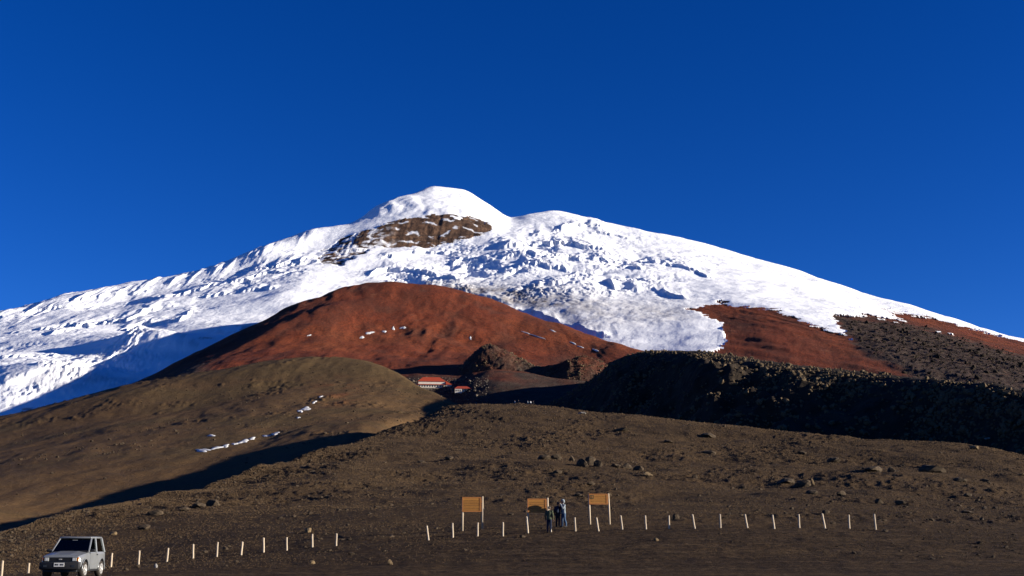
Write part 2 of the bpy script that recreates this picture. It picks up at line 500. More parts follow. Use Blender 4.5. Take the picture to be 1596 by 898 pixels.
# ------------------------------------------------------------------ TERRAIN 4: grey knoll beside the refuge
knoll_crest = ('p', [(670, 630, 1080), (690, 612, 1080), (708, 588, 1090), (728, 562, 1100), (745, 546, 1110), (760, 539, 1115), (782, 545, 1110), (812, 561, 1100), (845, 573, 1085), (868, 570, 1075),
                     (885, 562, 1070), (905, 557, 1070), (935, 564, 1070), (960, 582, 1060), (990, 605, 1040)])
knoll_lines = [
    ('z', [(670, 1060, 95), (720, 1030, 95), (800, 1000, 95), (900, 990, 92), (990, 990, 90)]),
    knoll_crest,
    offset(knoll_crest, 60, -12),
    offset(knoll_crest, 150, -90),
]
knoll = Sheet(knoll_lines, 672, 985, 330, [80, 14, 8])
x, y = knoll.X, knoll.D
env = sstep(0, 12, np.arange(knoll.D.shape[0]))[:, None]
knoll.Z += env * (1.2 * ridged(x / 22, y / 26, 4, 71) - 0.6 + 0.5 * fbm(x / 5, y / 6, 2, 73))
o_knoll = structure(knoll.build('knoll', M_RED, {'grey': np.clip(0.78 + 0.5 * fbm(x / 30, y / 40, 3, 75), 0.35, 1)}))

# ------------------------------------------------------------------ TERRAIN 5: red ash hill in front of the glacier
red_crest = ('p', [(-250, 710, 1100), (100, 634, 1300), (230, 593, 1450), (300, 559, 1550), (400, 510, 1700), (480, 476, 1800), (540, 456, 1880), (600, 448, 1950), (680, 455, 1950), (740, 467, 1950),
                   (800, 489, 1900), (850, 505, 1800), (900, 520, 1720), (950, 535, 1600), (1000, 549, 1500), (1060, 562, 1450), (1250, 610, 1400)])
red_lines = [
    ('z', [(-250, 960, 20), (200, 1000, 50), (400, 1000, 80), (600, 930, 90), (720, 880, 80), (850, 840, 75), (950, 880, 80), (1050, 1050, 110), (1250, 1150, 120)]),
    ('p', [(-250, 745, 1010), (0, 690, 1030), (200, 645, 1060), (400, 600, 1100), (600, 605, 1030), (680, 609, 1000), (715, 617, 970), (740, 626, 930), (800, 630, 900), (900, 620, 930), (1000, 610, 1100), (1250, 640, 1200)]),
    ('p', [(-250, 718, 1000), (200, 608, 1180), (300, 580, 1260), (400, 553, 1330), (500, 540, 1380), (600, 536, 1420), (700, 541, 1430), (800, 553, 1400), (900, 570, 1330), (1000, 580, 1270), (1250, 625, 1280)]),
    red_crest,
    offset(red_crest, 120, [-20, -22, -24, -26, -26, -22, -18, -8, -2, 0, 0, 0, 0, 0, 0, 0, -10]),
    offset(red_crest, 320, [-160] * 8 + [-140] * 9),
]
red = Sheet(red_lines, -190, 1230, 760, [8, 70, 110, 12, 4])
x, y = red.X, red.D
red.Z += 3.0 * fbm(x / 110, y / 160, 3, 81) + 0.8 * fbm(x / 26, y / 50, 4, 83)
gul = sstep(0.3, 0.9, 1 - np.abs(perlin(x / 70 + 0.3 * perlin(y / 90, x / 90, 3), y / 400, 85)) * 2)
red.Z -= 1.0 * gul * sstep(1000, 1300, y) * sstep(2000, 1700, y)
rim = np.full(red.PX.shape, 1e9)
rim_pts = [(p_[0], p_[1]) for p_ in red_crest[1][1:8]]
for (ax, ay), (bx2, by2) in zip(rim_pts[:-1], rim_pts[1:]):
    t_ = np.clip(((red.PX - ax) * (bx2 - ax) + (red.PY - ay) * (by2 - ay)) / ((bx2 - ax) ** 2 + (by2 - ay) ** 2), 0, 1)
    rim = np.minimum(rim, np.hypot(red.PX - ax - t_ * (bx2 - ax), red.PY - ay - t_ * (by2 - ay)))
red.Z += 9.0 * sstep(1, 26, rim + 4 * fbm(x / 60, y / 120, 3, 84)) * np.exp(-np.maximum(rim - 26, 0) / 130) * sstep(600, 500, red.PX) * sstep(190, 320, red.PX)
red.Z += (0.9 * fbm(x / 34 + 0.8 * perlin(x / 160, y / 200, 86), y / 420, 3, 88) - 0.5 * np.abs(perlin(x / 19, y / 260, 92))) * sstep(980, 1150, y)
lump = np.exp(-(((red.PX - 690) / 110) ** 2 + ((red.PY - 525) / 28) ** 2))
red.Z += lump * 4 * ridged(x / 70, y / 120, 3, 87)
grey = np.clip(sstep(575, 600, red.PY + 14 * fbm(x / 40, y / 60, 3, 89)) + sstep(0.35, 0.8, fbm(x / 60, y / 120, 3, 90)) * 0.35
               + sstep(28, -10, np.hypot((red.PX - 900) / 1.8, (red.PY - 568))), 0, 1)
o_red = structure(red.build('red_ash_hill', M_RED, {'grey': grey}))

# ------------------------------------------------------------------ TERRAIN 6: the volcano
sky_line = ('p', [(-250, 548, 2350), (0, 490, 2460), (60, 476, 2510), (100, 463, 2560), (200, 447, 2650), (280, 433, 2720), (390, 399, 2840), (440, 377, 2910), (490, 358, 2945), (540, 348, 2985), (590, 325, 3080),
                  (640, 307, 3250), (680, 299, 3380), (720, 306, 3400), (760, 326, 3350), (798, 348, 3190), (830, 340, 3200), (865, 335, 3220), (910, 344, 3200), (960, 358, 3150), (1050, 375, 3050),
                  (1150, 401, 2950), (1250, 431, 2800), (1350, 464, 2600), (1450, 492, 2400), (1560, 524, 2200), (1596, 534, 2150), (1850, 605, 1900)])
vol_lines = [
    ('p', [(-250, 715, 1200), (0, 668, 1270), (200, 632, 1400), (400, 545, 1750), (600, 482, 2200), (800, 522, 2000), (900, 555, 1800), (1000, 580, 1550), (1100, 592, 1400), (1300, 622, 1200), (1596, 655, 1000), (1850, 700, 900)]),
    ('p', [(-250, 640, 1400), (0, 600, 1470), (200, 565, 1640), (400, 490, 2050), (600, 440, 2450), (700, 440, 2400), (800, 462, 2250), (900, 490, 2050), (1000, 505, 1950), (1100, 500, 1950), (1200, 505, 1850),
           (1300, 535, 1650), (1400, 555, 1500), (1596, 590, 1300), (1850, 645, 1150)]),
    ('p', [(-250, 590, 1750), (0, 545, 1830), (200, 505, 2070), (400, 440, 2450), (480, 415, 2580), (560, 405, 2660), (620, 389, 2750), (700, 386, 2765), (780, 380, 2750), (850, 390, 2680), (950, 410, 2550),
           (1050, 425, 2450), (1150, 440, 2350), (1250, 465, 2200), (1350, 492, 2050), (1450, 520, 1850), (1596, 555, 1650), (1850, 620, 1450)]),
    ('p', [(-250, 562, 2100), (0, 512, 2210), (200, 472, 2420), (400, 418, 2630), (500, 392, 2770), (560, 362, 2850), (620, 344, 2890), (700, 339, 2900), (760, 351, 2890), (800, 363, 2860), (850, 363, 2880),
           (950, 380, 2800), (1050, 398, 2700), (1150, 418, 2600), (1250, 445, 2450), (1350, 475, 2300), (1450, 503, 2100), (1596, 543, 1850), (1850, 612, 1600)]),
    sky_line,
    offset(sky_line, 350, -60),
    offset(sky_line, 1600, -700),
]
vol = Sheet(vol_lines, -190, 1790, 1200, [40, 110, 80, 70, 20, 6])
x, y = vol.X.copy(), vol.D.copy()
BX, BY = vol.PX.copy(), vol.PY.copy()           # where the undisturbed slope points are seen; used only to lay out rock, snow and ice
nz = fbm(x / 30, y / 60, 4, 101)
nz2 = fbm(x / 90, y / 160, 4, 103)
# rock masks
cliff_sd = np.maximum(poly_sd(BX, BY, [(500, 393), (545, 372), (600, 350), (640, 340), (690, 337), (745, 341), (766, 352), (764, 364), (715, 378), (660, 388), (600, 388), (560, 386), (520, 392)]),
                      poly_sd(BX, BY, [(487, 404), (510, 396), (575, 390), (572, 402), (530, 418), (505, 414)]))
cliff = cliff_sd + 3.5 * fbm(x / 50, y / 25, 4, 102) + 2 * nz2 > 0
redr_sd = np.maximum(poly_sd(BX, BY, [(1068, 482), (1120, 474), (1180, 480), (1230, 492), (1290, 515), (1350, 533), (1385, 552), (1420, 570), (1700, 660), (1700, 900), (1000, 900), (1060, 590), (1115, 552), (1130, 530), (1125, 505)]),
                     poly_sd(BX, BY, [(1358, 482), (1400, 488), (1480, 502), (1560, 524), (1620, 540), (1900, 630), (1900, 900), (1500, 640), (1596, 566), (1500, 530), (1420, 505)]))
dark_sd = poly_sd(BX, BY, [(1296, 490), (1350, 494), (1400, 500), (1480, 518), (1596, 552), (1850, 640), (1700, 700), (1560, 640), (1430, 596), (1345, 552), (1312, 518)])
land = np.maximum(redr_sd, dark_sd) + 4 * fbm(x / 60, y / 30, 5, 105, 0.65) + 3 * nz2 > 0
land |= (BY > 575) & (BX > 1000)
snow = ~(cliff | land)
# ice relief: stepped icefalls, broken seracs, smooth fields
wx = x + 35 * fbm(x / 120, y / 120, 3, 111); wy = y + 45 * fbm(x / 150, y / 130, 3, 112)
def steps(s, w):
    k = s / w; f = np.floor(k); r = k - f
    return f + sstep(0.6, 1.0, r) - k
def blob(cx, cy, rx, ry):
    return np.exp(-(((BX - cx) / rx) ** 2 + ((BY - cy) / ry) ** 2))
fall = np.clip(1.1 * blob(860, 400, 130, 40) + 0.9 * blob(980, 430, 90, 30) + 1.0 * blob(700, 430, 120, 25) + 0.9 * blob(1040, 405, 50, 12)
               + 0.8 * blob(120, 530, 160, 40) + 0.8 * blob(60, 590, 160, 40) + 0.7 * blob(330, 440, 120, 18) + 0.5 * blob(150, 480, 200, 20) + 0.8 * blob(455, 410, 50, 20), 0, 1.1)
dirt0 = np.clip(blob(800, 460, 150, 22) + blob(960, 495, 130, 35), 0, 1)
patch = sstep(-0.25, 0.45, fbm(x / 160, y / 110, 3, 113))
fall *= (0.15 + 0.85 * patch) * 0.5
along = 0.5 + 0.5 * sstep(-0.3, 0.4, fbm(x / 60, y / 200, 3, 114))
ice = along * (26 * steps(wy + 0.12 * wx + 14 * nz, 130) + 13 * steps(wy - 0.2 * wx + 10 * nz, 58)) + 5 * steps(wy + 0.35 * wx + 8 * nz, 24)
sel = np.abs(fbm(wx / 28, wy / 30, 4, 116, 0.6))
serac = 9 * (0.45 - sel) + 5 * ridged(wx / 13, wy / 15, 3, 118, 0.6)
d1, d2, cv = worley(wx / 34 + 0.5 * nz, wy / 20 + 0.5 * nz2, 5)
serac += (cv - 0.45) * 4 * sstep(0.0, 0.12, d2 - d1)
brk = np.clip(0.9 * blob(800, 455, 120, 15) + 0.8 * blob(830, 395, 130, 25) + blob(110, 600, 140, 30) + 0.9 * blob(230, 550, 80, 16) + 0.7 * blob(950, 430, 80, 22) + 0.6 * blob(650, 440, 80, 18), 0, 1)
brk *= 0.7 * sstep(-0.3, 0.3, fbm(x / 90, y / 120, 3, 120))
sc = y / 2600
dz = snow * (fall * ice * sc + brk * serac * sc + 5.0 * fbm(x / 190, y / 160, 4, 115) + 1.0 * fbm(x / 35, y / 50, 4, 117) * (0.2 + 1.2 * fall))
# serac walls: broken ice cliffs that cross the glacier, the ice behind them standing higher
bands = [([(837, 370), (870, 362), (904, 355), (940, 357)], 13), ([(780, 388), (827, 383), (870, 382), (900, 387), (940, 392)], 13), ([(917, 365), (947, 367), (974, 373), (1000, 373)], 8),
         ([(1000, 406), (1027, 412)], 8), ([(1032, 408), (1060, 417), (1087, 425), (1110, 433)], 9), ([(900, 427), (934, 424), (974, 420), (1000, 424)], 9), ([(837, 450), (870, 444), (917, 444), (927, 453)], 14),
         ([(944, 440), (974, 453), (1014, 450), (1040, 460), (1070, 470)], 11), ([(793, 427), (820, 417), (860, 420), (887, 424)], 10), ([(755, 474), (793, 487), (837, 494), (877, 507), (917, 520), (950, 526)], 13),
         ([(780, 405), (820, 400), (850, 405), (900, 404), (950, 408)], 9), ([(700, 412), (740, 405), (780, 408)], 8),
         ([(20, 520), (67, 514), (110, 509), (144, 507)], 10), ([(77, 524), (120, 510), (160, 500), (200, 497), (241, 480), (274, 474)], 11), ([(190, 507), (234, 497), (277, 497), (301, 480)], 10),
         ([(217, 470), (267, 464), (334, 447), (394, 440)], 8), ([(187, 550), (217, 540), (254, 530), (311, 526)], 10), ([(100, 594), (134, 580), (174, 567), (214, 550)], 10), ([(0, 610), (50, 597), (100, 587)], 9),
         ([(-40, 566), (30, 556), (90, 552)], 8), ([(400, 424), (430, 420), (460, 414), (487, 407)], 10), ([(380, 440), (413, 430), (447, 427), (480, 427)], 9), ([(300, 462), (340, 456), (380, 452), (430, 447)], 8),
         ([(594, 414), (620, 407), (657, 397), (707, 397)], 9), ([(567, 437), (614, 424), (647, 427), (680, 434), (714, 440)], 13), ([(647, 447), (680, 454), (714, 457), (764, 470), (798, 480)], 11),
         ([(-60, 500), (0, 497), (60, 484), (120, 478)], 8), ([(120, 470), (180, 462), (230, 456)], 7)]
jag = 1.9 * fbm(x / 24, y / 60, 3, 141) + 1.2 * perlin(x / 7, y / 30, 142)
for kb, (pts_b, h_b) in enumerate(bands):
    bx = np.array([p_[0] for p_ in pts_b], float); by = np.array([p_[1] for p_ in pts_b], float)
    inside = sstep(bx[0] - 10, bx[0] + 12, BX + 8 * nz) * sstep(bx[-1] + 10, bx[-1] - 12, BX + 8 * nz)
    d_b = pchip(bx, by, BX) + jag * (1 + 0.15 * (kb % 3)) - BY
    gap = 0.35 + 0.65 * sstep(-0.45, 0.1, perlin(x / 45 + kb * 7.7, y / 400, 150 + kb % 5))
    dz += snow * inside * gap * 0.82 * h_b * sc * sstep(-0.4, 0.9, d_b) * np.exp(-np.maximum(d_b, 0) / 9.0)
# the glacier tongue on the left: a deep trough beside the red hill, an ice rib standing in it
dz += -16 * blob(400, 480, 110, 26) - 14 * blob(250, 508, 110, 12) - 9 * blob(90, 545, 120, 10) + 30 * blob(245, 545, 90, 14) + 14 * blob(70, 585, 100, 14)
dz += snow * dirt0 * (0.5 * fbm(x / 12, y / 16, 3, 128) + 0.9 * fbm(x / 30, y / 40, 3, 129))
dz += snow * (1.5 * fbm(x / 7, y / 9, 3, 131, 0.6) * (0.15 + fall + 1.2 * brk))
dz += snow * 14 * blob(560, 408, 60, 12) + 12 * snow * blob(430, 405, 60, 12)
# cornices on the left skyline and big summit bulges
cor = np.exp(-((BY - (vol.PY[-30][None, :] if False else np.interp(BX, [p[0] for p in sky_line[1]], [p[1] for p in sky_line[1]]) + 6)) / 9) ** 2)
dz += snow * cor * 8 * np.maximum(0, fbm(x / 34, y / 300, 4, 119)) * sstep(560, 380, BX)
dz += snow * (5 * blob(640, 312, 16, 6) - 4 * blob(655, 312, 8, 5) + 3 * blob(590, 330, 14, 6) + 4 * fbm(x / 60, y / 70, 3, 126) * blob(640, 325, 120, 20) - 4 * blob(560, 345, 60, 14) - 5 * blob(690, 300, 60, 12))
# snow and ice lie as a thick layer; cliff is blocky with vertical ribs
snow_f = snow.astype(float)
for _ in range(5):
    snow_f[1:-1, 1:-1] = (snow_f[1:-1, 1:-1] * 2 + snow_f[:-2, 1:-1] + snow_f[2:, 1:-1] + snow_f[1:-1, :-2] + snow_f[1:-1, 2:]) / 6
dz += 1.5 * snow_f
dz += cliff * (3 * fbm(x / 70, y / 60, 3, 121) + 0.9 * ridged(x / 15, y / 400, 3, 122) + 2.5 * steps(y + 40 * nz2 + 8 * nz, 46) + 0.3 * fbm(x / 9, y / 14, 3, 124))
dz += land * (1.2 * fbm(x / 30, y / 60, 4, 123) + 1.0 * fbm((x + 0.35 * y) / 22, y / 320, 3, 127) + np.clip(dark_sd / 14, 0, 1) * 1.3 * ridged(x / 18, y / 26, 3, 125))
vol.Z += dz
dirt = np.clip(1.0 * blob(740, 455, 110, 14) + 0.9 * blob(830, 475, 90, 16) + 0.35 * blob(960, 485, 110, 25) + 0.5 * blob(880, 505, 60, 14) + 0.45 * blob(1030, 490, 60, 14) + 0.35 * blob(150, 600, 130, 12), 0, 1)
dirt *= sstep(1150, 1080, BX)
black = np.clip(blob(420, 505, 60, 10) + blob(330, 545, 40, 8) + 0.6 * blob(620, 446, 60, 5) + blob(80, 640, 100, 6), 0, 1) * sstep(0.1, 0.5, nz + 0.3 * nz2)
o_vol = structure(vol.build('volcano', M_RED, {'grey': np.clip(sstep(-6, 10, dark_sd + 6 * nz) + 0.25 * sstep(0.2, 0.8, nz2) + sstep(560, 600, BY) * (BX > 1450) * 0.5, 0, 1)}, select=land & ~cliff))
o_gl = vol.build('glacier', M_SNOW, {'dirt': dirt, 'black': black}, select=snow, parent=o_vol)
ledge = ((y + 40 * nz2 + 8 * nz) / 46) % 1.0
frost = sstep(0.62, 0.5, ledge) * sstep(0.2, 0.35, ledge) * sstep(0.0, 0.3, fbm(x / 30, y / 30, 4, 161))
frost = np.clip(np.maximum(frost, sstep(625, 560, BX) * sstep(-0.1, 0.3, fbm(x / 26, y / 20, 4, 162))), 0, 0.9)
o_cl = vol.build('cliff', M_CLIFF, {'frost': frost}, select=cliff, parent=o_vol)
#@@OBJECTS
# ================================================================== OBJECTS
def simple(name, col, rough=0.6, spec=0.4, metal=0.0, noise=None, bump=None):
    t = NT(name)
    c = (col[0], col[1], col[2], 1)
    if noise:
        sc, dark = noise
        c = t.mix(t.ramp(t.noise(sc, 5, 0.6), [(0.35, 0.0), (0.7, 1.0)]), c, (col[0] * dark, col[1] * dark, col[2] * dark, 1))
    n = t.bump(t.noise(bump[0], 4, 0.6), bump[1], bump[2]) if bump else None
    return t.done(c, rough, n, spec, metal)

def glass_mat(name, tint, refl=0.12):
    t = NT(name)
    t.n.remove(t.bsdf)
    out = t.n['Material Output']
    tr = t.n.new('ShaderNodeBsdfTransparent'); tr.inputs[0].default_value = tint
    gl = t.n.new('ShaderNodeBsdfGlossy'); gl.inputs['Roughness'].default_value = 0.02
    lw = t.n.new('ShaderNodeFresnel'); lw.inputs[0].default_value = 1.5
    mx = t.n.new('ShaderNodeMixShader')
    t.link(lw.outputs[0], mx.inputs[0]); t.link(tr.outputs[0], mx.inputs[1]); t.link(gl.outputs[0], mx.inputs[2])
    t.link(mx.outputs[0], out.inputs[0])
    return t.m

def wood(name, a, b, stretch=(1, 1, 12)):
    t = NT(name)
    g = t.noise(9.0, 5, 0.65, vec=t.mapping(stretch))
    c = t.ramp(g, [(0.3, (*a, 1)), (0.7, (*b, 1))])
    oi = t.n.new('ShaderNodeObjectInfo')
    c = t.mix(t.math('MULTIPLY', oi.outputs['Random'], 0.45), c, (a[0] * 0.55, a[1] * 0.55, a[2] * 0.6, 1))
    return t.done(c, 0.6, t.bump(g, 0.3, 0.01), 0.3)

M_POST = wood('pale_post_wood', (0.38, 0.29, 0.19), (0.56, 0.45, 0.31), (6, 6, 0.6))
M_PLANK = wood('varnished_plank', (0.20, 0.080, 0.013), (0.40, 0.178, 0.030), (0.5, 5, 9))
M_FRAME = wood('varnished_frame', (0.27, 0.10, 0.022), (0.38, 0.15, 0.035), (3, 3, 3))
M_WHITE = simple('plaster_wall', (0.62, 0.57, 0.48), 0.85, 0.2, noise=(0.6, 0.8))
M_ROOF = simple('red_roof', (0.36, 0.055, 0.022), 0.6, 0.3, noise=(1.2, 0.7))
M_DARKW = simple('dark_pane', (0.02, 0.022, 0.026), 0.25, 0.5)
M_STONE = simple('retaining_stone', (0.16, 0.13, 0.10), 0.95, 0.1, noise=(0.9, 0.5), bump=(1.2, 0.8, 0.4))

def obj(name, me, mat, parent=None, smooth=False):
    if mat is not None and not me.materials: me.materials.append(mat)
    if smooth:
        me.polygons.foreach_set('use_smooth', np.ones(len(me.polygons), bool)); me.update()
    o = bpy.data.objects.new(name, me); COL.objects.link(o); o.parent = parent
    return o

def tag(o, label, cat, group=None):
    o['label'] = label; o['category'] = cat
    if group: o['group'] = group
    return o

def thing(name, loc, label, cat, group=None, rz=0.0):
    o = bpy.data.objects.new(name, None); COL.objects.link(o)
    o.empty_display_size = 0.3
    o.location = loc; o.rotation_euler = (0, 0, rz)
    return tag(o, label, cat, group)

def mesh_from(verts, faces, name='m'):
    me = bpy.data.meshes.new(name); me.from_pydata([tuple(v) for v in verts], [], faces); me.update()
    return me

def bm_mesh(bm, name='m'):
    bmesh.ops.recalc_face_normals(bm, faces=bm.faces)
    me = bpy.data.meshes.new(name); bm.to_mesh(me); bm.free()
    return me

def box_bm(bm, lo, hi, bevel=0.0):
    lo = Vector(lo); hi = Vector(hi)
    g = bmesh.ops.create_cube(bm, size=1.0)
    c = (lo + hi) / 2; d = hi - lo
    for v in g['verts']:
        v.co = Vector((v.co.x * d.x, v.co.y * d.y, v.co.z * d.z)) + c
    if bevel > 0:
        es = list({e for v in g['verts'] for e in v.link_edges})
        bmesh.ops.bevel(bm, geom=es, offset=bevel, segments=2, affect='EDGES', profile=0.5)

def box(lo, hi, bevel=0.0):
    bm = bmesh.new(); box_bm(bm, lo, hi, bevel); return bm_mesh(bm)

def prism(poly, axis, a, b):
    """extrude a polygon given in the other two axes from a to b along axis (0,1,2)"""
    n = len(poly); vs = []
    for t in (a, b):
        for p in poly:
            v = [0, 0, 0]; o = [i for i in range(3) if i != axis]
            v[axis] = t; v[o[0]], v[o[1]] = p
            vs.append(v)
    fs = [tuple(range(n)), tuple(range(2 * n - 1, n - 1, -1))] + [(i, (i + 1) % n, n + (i + 1) % n, n + i) for i in range(n)]
    bm = bmesh.new()
    V = [bm.verts.new(v) for v in vs]
    for f in fs: bm.faces.new([V[i] for i in f])
    return bm_mesh(bm)

def quadpanel(p, thick):
    """thin solid panel through four corners"""
    P = [Vector(q) for q in p]
    n = (P[1] - P[0]).cross(P[3] - P[0]).normalized() * thick
    vs = P + [q - n for q in P]
    bm = bmesh.new(); V = [bm.verts.new(v) for v in vs]
    for f in ((0, 1, 2, 3), (7, 6, 5, 4), (0, 4, 5, 1), (1, 5, 6, 2), (2, 6, 7, 3), (3, 7, 4, 0)): bm.faces.new([V[i] for i in f])
    return bm_mesh(bm)

def tube_bm(bm, pts, radii, seg=10, cap=True, flat=1.0):
    pts = [Vector(p) for p in pts]; rings = []
    for i, p in enumerate(pts):
        d = (pts[min(i + 1, len(pts) - 1)] - pts[max(i - 1, 0)]).normalized()
        up = Vector((0, 0, 1)) if abs(d.z) < 0.9 else Vector((0, 1, 0))
        a = d.cross(up).normalized(); b = d.cross(a).normalized()
        r = radii[i] if hasattr(radii, '__len__') else radii
        r2 = r if not hasattr(r, '__len__') else r
        ra, rb = (r, r * flat) if not hasattr(r, '__len__') else r
        rings.append([bm.verts.new(p + a * ra * math.cos(2 * math.pi * k / seg) + b * rb * math.sin(2 * math.pi * k / seg)) for k in range(seg)])
    for i in range(len(rings) - 1):
        for k in range(seg):
            bm.faces.new((rings[i][k], rings[i][(k + 1) % seg], rings[i + 1][(k + 1) % seg], rings[i + 1][k]))
    if cap:
        bm.faces.new(rings[0][::-1]); bm.faces.new(rings[-1])

def lathe(profile, seg=24, axis='X'):
    """revolve (a along the axis, r) pairs"""
    bm = bmesh.new(); rings = []
    for a, r in profile:
        ring = []
        for k in range(seg):
            t = 2 * math.pi * k / seg
            ring.append(bm.verts.new((a, r * math.cos(t), r * math.sin(t))))
        rings.append(ring)
    for i in range(len(rings) - 1):
        for k in range(seg):
            bm.faces.new((rings[i][k], rings[i][(k + 1) % seg], rings[i + 1][(k + 1) % seg], rings[i + 1][k]))
    bm.faces.new(rings[0][::-1]); bm.faces.new(rings[-1])
    return bm_mesh(bm)

ORD = ['first', 'second', 'third', 'fourth', 'fifth', 'sixth', 'seventh', 'eighth', 'ninth', 'tenth', 'eleventh', 'twelfth', 'thirteenth',
       'fourteenth', 'fifteenth', 'sixteenth', 'seventeenth', 'eighteenth', 'nineteenth', 'twentieth']

# ------------------------------------------------------------------ fence posts along the car park
def post_mesh(seed):
    r = random.Random(seed); bm = bmesh.new()
    pts, rad = [], []
    for k in range(6):
        t = k / 5
        pts.append((r.uniform(-0.006, 0.006), r.uniform(-0.006, 0.006), -0.25 + 1.25 * t)); rad.append(0.058 - 0.008 * t + r.uniform(-0.003, 0.003))
    pts.append((0, 0, 1.012)); rad.append(0.036)
    tube_bm(bm, pts, rad, 9)
    me = bm_mesh(bm); me.materials.append(M_POST)
    return me
POSTS = [post_mesh(i) for i in range(4)]
# (x, base y, top y, lean in pixels of the top)
left_posts = [(2, 899, 884, 0), (44, 894, 879, 0), (173, 884, 864, 0), (216, 880, 860, 0), (260, 876, 856, 1), (301, 871, 850, -1), (338, 868, 847, 0), (376, 865.3, 846, 1), (411, 861, 840, -1), (447, 858, 839, -1),
              (487, 853, 834, -1), (524, 851, 833, 0)]
right_posts = [(668, 842, 821, -3), (706, 838, 817, -1), (784, 836, 815.5, 0), (823, 831, 807, -2), (859, 829, 805, -4), (897, 828, 808, -1), (933, 828, 808, -3),
               (970, 826, 805, -2), (1007, 825, 805, -1), (1043, 824, 805, 0), (1083, 824, 803, -3), (1123, 823, 803, 0), (1165, 823, 803, -3), (1207, 824.3, 804, -2), (1246, 823, 803, 0), (1286, 824, 802, -3),
               (1324, 824, 804, 0), (1365, 826, 803, -1)]
def add_post(i, px, by, ty, lean, label, group):
    p = fg.at(px, by)
    h = (by - ty) / F * p.y / 0.98
    if px == 2: h = 0.7
    o = bpy.data.objects.new('fence_post', POSTS[i % 4]); COL.objects.link(o)
    o.location = p; o.scale = (1, 1, h)
    o.rotation_euler = (random.uniform(-0.03, 0.03), math.atan2(lean, (by - ty)) + math.radians(0.5), random.uniform(0, 6))
    # lean is applied about world axes: yaw first, then tilt
    o.rotation_mode = 'XYZ'
    o.rotation_euler = Matrix.Rotation(math.atan2(lean, by - ty), 3, 'Y').to_euler()
    tag(o, label, 'fence post', group)
near_lab = {0: 'pale wooden post cut by the left edge of the photo', 1: 'pale wooden post just left of the silver car', 2: 'pale wooden post right behind the tail of the silver car'}
for i, (px, by, ty, ln) in enumerate(left_posts):
    lab = near_lab.get(i) or ('pale wooden post, last of the left row before the wide gap' if i == len(left_posts) - 1 else f'pale wooden post, {ORD[i - 2]} one going right from the silver car')
    add_post(i, px, by, ty, ln, lab, 'posts of the left row')
for i, (px, by, ty, ln) in enumerate(right_posts):
    lab = f'pale wooden post, {ORD[i + (1 if i > 1 else 0)]} one going right from the wide gap'
    if i == 0: lab = 'leaning pale wooden post just right of the wide gap'
    if i == 4: lab = 'leaning pale wooden post right beside the person in green'
    if i == len(right_posts) - 1: lab = 'pale wooden post at the far right end of the row'
    add_post(i + 1, px, by, ty, ln, lab, 'posts of the right row')
p = fg.at(744.5, 836)
o = bpy.data.objects.new('fence_post', POSTS[2]); COL.objects.link(o); o.location = p; o.scale = (1, 1, 0.8)
tag(o, 'pale wooden post in front of the leftmost signboard', 'fence post', 'posts of the right row')

# ------------------------------------------------------------------ three wooden signboards
def signboard(pxl, pxr, by, top, bl, bt, bb, label, emblem=False, lean=0.0):
    pl = fg.at(pxl, by); pr = fg.at(pxr, by)
    D = (pl.y + pr.y) / 2
    m = D / F / 0.985                      # metres per pixel there
    base = Vector(((pl.x + pr.x) / 2, D, fg.sample((pl.x + pr.x) / 2 / D, D)))
    root = thing('signboard', base, label, 'signboard', 'signboards behind the fence', rz=math.radians(7))
    w = (pxr - pxl) * m; H = (by - top) * m; z0 = (by - bb) * m; z1 = (by - bt) * m
    for sx, hh in ((-w / 2, z1 - 0.03), (w / 2, H)):
        bm = bmesh.new()
        tube_bm(bm, [(sx + lean * 0.5, 0, -0.3), (sx, 0.0, hh * 0.5), (sx - lean * 0.5, 0, hh)], [0.062, 0.058, 0.054], 10)
        obj('post', bm_mesh(bm), M_POST, root, True)
    xl = -w / 2 - 0.05; xr = w / 2 - 0.075; yf = -0.068; t = 0.07
    fr = obj('board_frame', box((xl, yf - 0.03, z1 - t), (xr, yf, z1), 0.004), M_FRAME, root)
    obj('bottom_rail', box((xl, yf - 0.03, z0), (xr, yf, z0 + t), 0.004), M_FRAME, fr)
    obj('stile', box((xl, yf - 0.034, z0 + t), (xl + 0.06, yf - 0.002, z1 - t), 0.004), M_FRAME, fr)
    obj('stile', box((xr - 0.13, yf - 0.034, z0 + t), (xr - 0.05, yf - 0.002, z1 - t), 0.004), M_FRAME, fr)
    n = 5; ph = (z1 - z0 - 2 * t) / n
    for k in range(n):
        a = z0 + t + k * ph
        obj('plank', box((xl + 0.02, yf - 0.018 - 0.004 * (k % 2), a + 0.008), (xr, yf + 0.006, a + ph - 0.008), 0.004), M_PLANK, root)
    obj('bracket', box((xr, yf - 0.02, z1 - 0.32), (w / 2 - 0.03, yf + 0.02, z1 - 0.26)), M_FRAME, root)
    obj('bracket', box((xr, yf - 0.02, z0 + 0.08), (w / 2 - 0.03, yf + 0.02, z0 + 0.14)), M_FRAME, root)
    if emblem:
        e = obj('emblem_plate', box((xl + 0.07, yf - 0.045, z1 - 0.33), (xl + 0.33, yf - 0.03, z1 - 0.10)), simple('emblem_green', (0.018, 0.024, 0.006), 0.7), root)
        obj('emblem_square', box((xl + 0.10, yf - 0.050, z1 - 0.29), (xl + 0.16, yf - 0.045, z1 - 0.14)), M_PLANK, e)
        obj('emblem_square', box((xl + 0.20, yf - 0.050, z1 - 0.29), (xl + 0.29, yf - 0.045, z1 - 0.14)), M_PLANK, e)
    return root
signboard(721.5, 751.5, 826.5, 776, 723, 777, 799, 'orange wooden signboard on two pale posts, leftmost of the three')
board2 = signboard(823.5, 853.5, 822.3, 778, 823, 779.5, 800.5, 'orange wooden signboard with a dark shadow across it, left of the people')
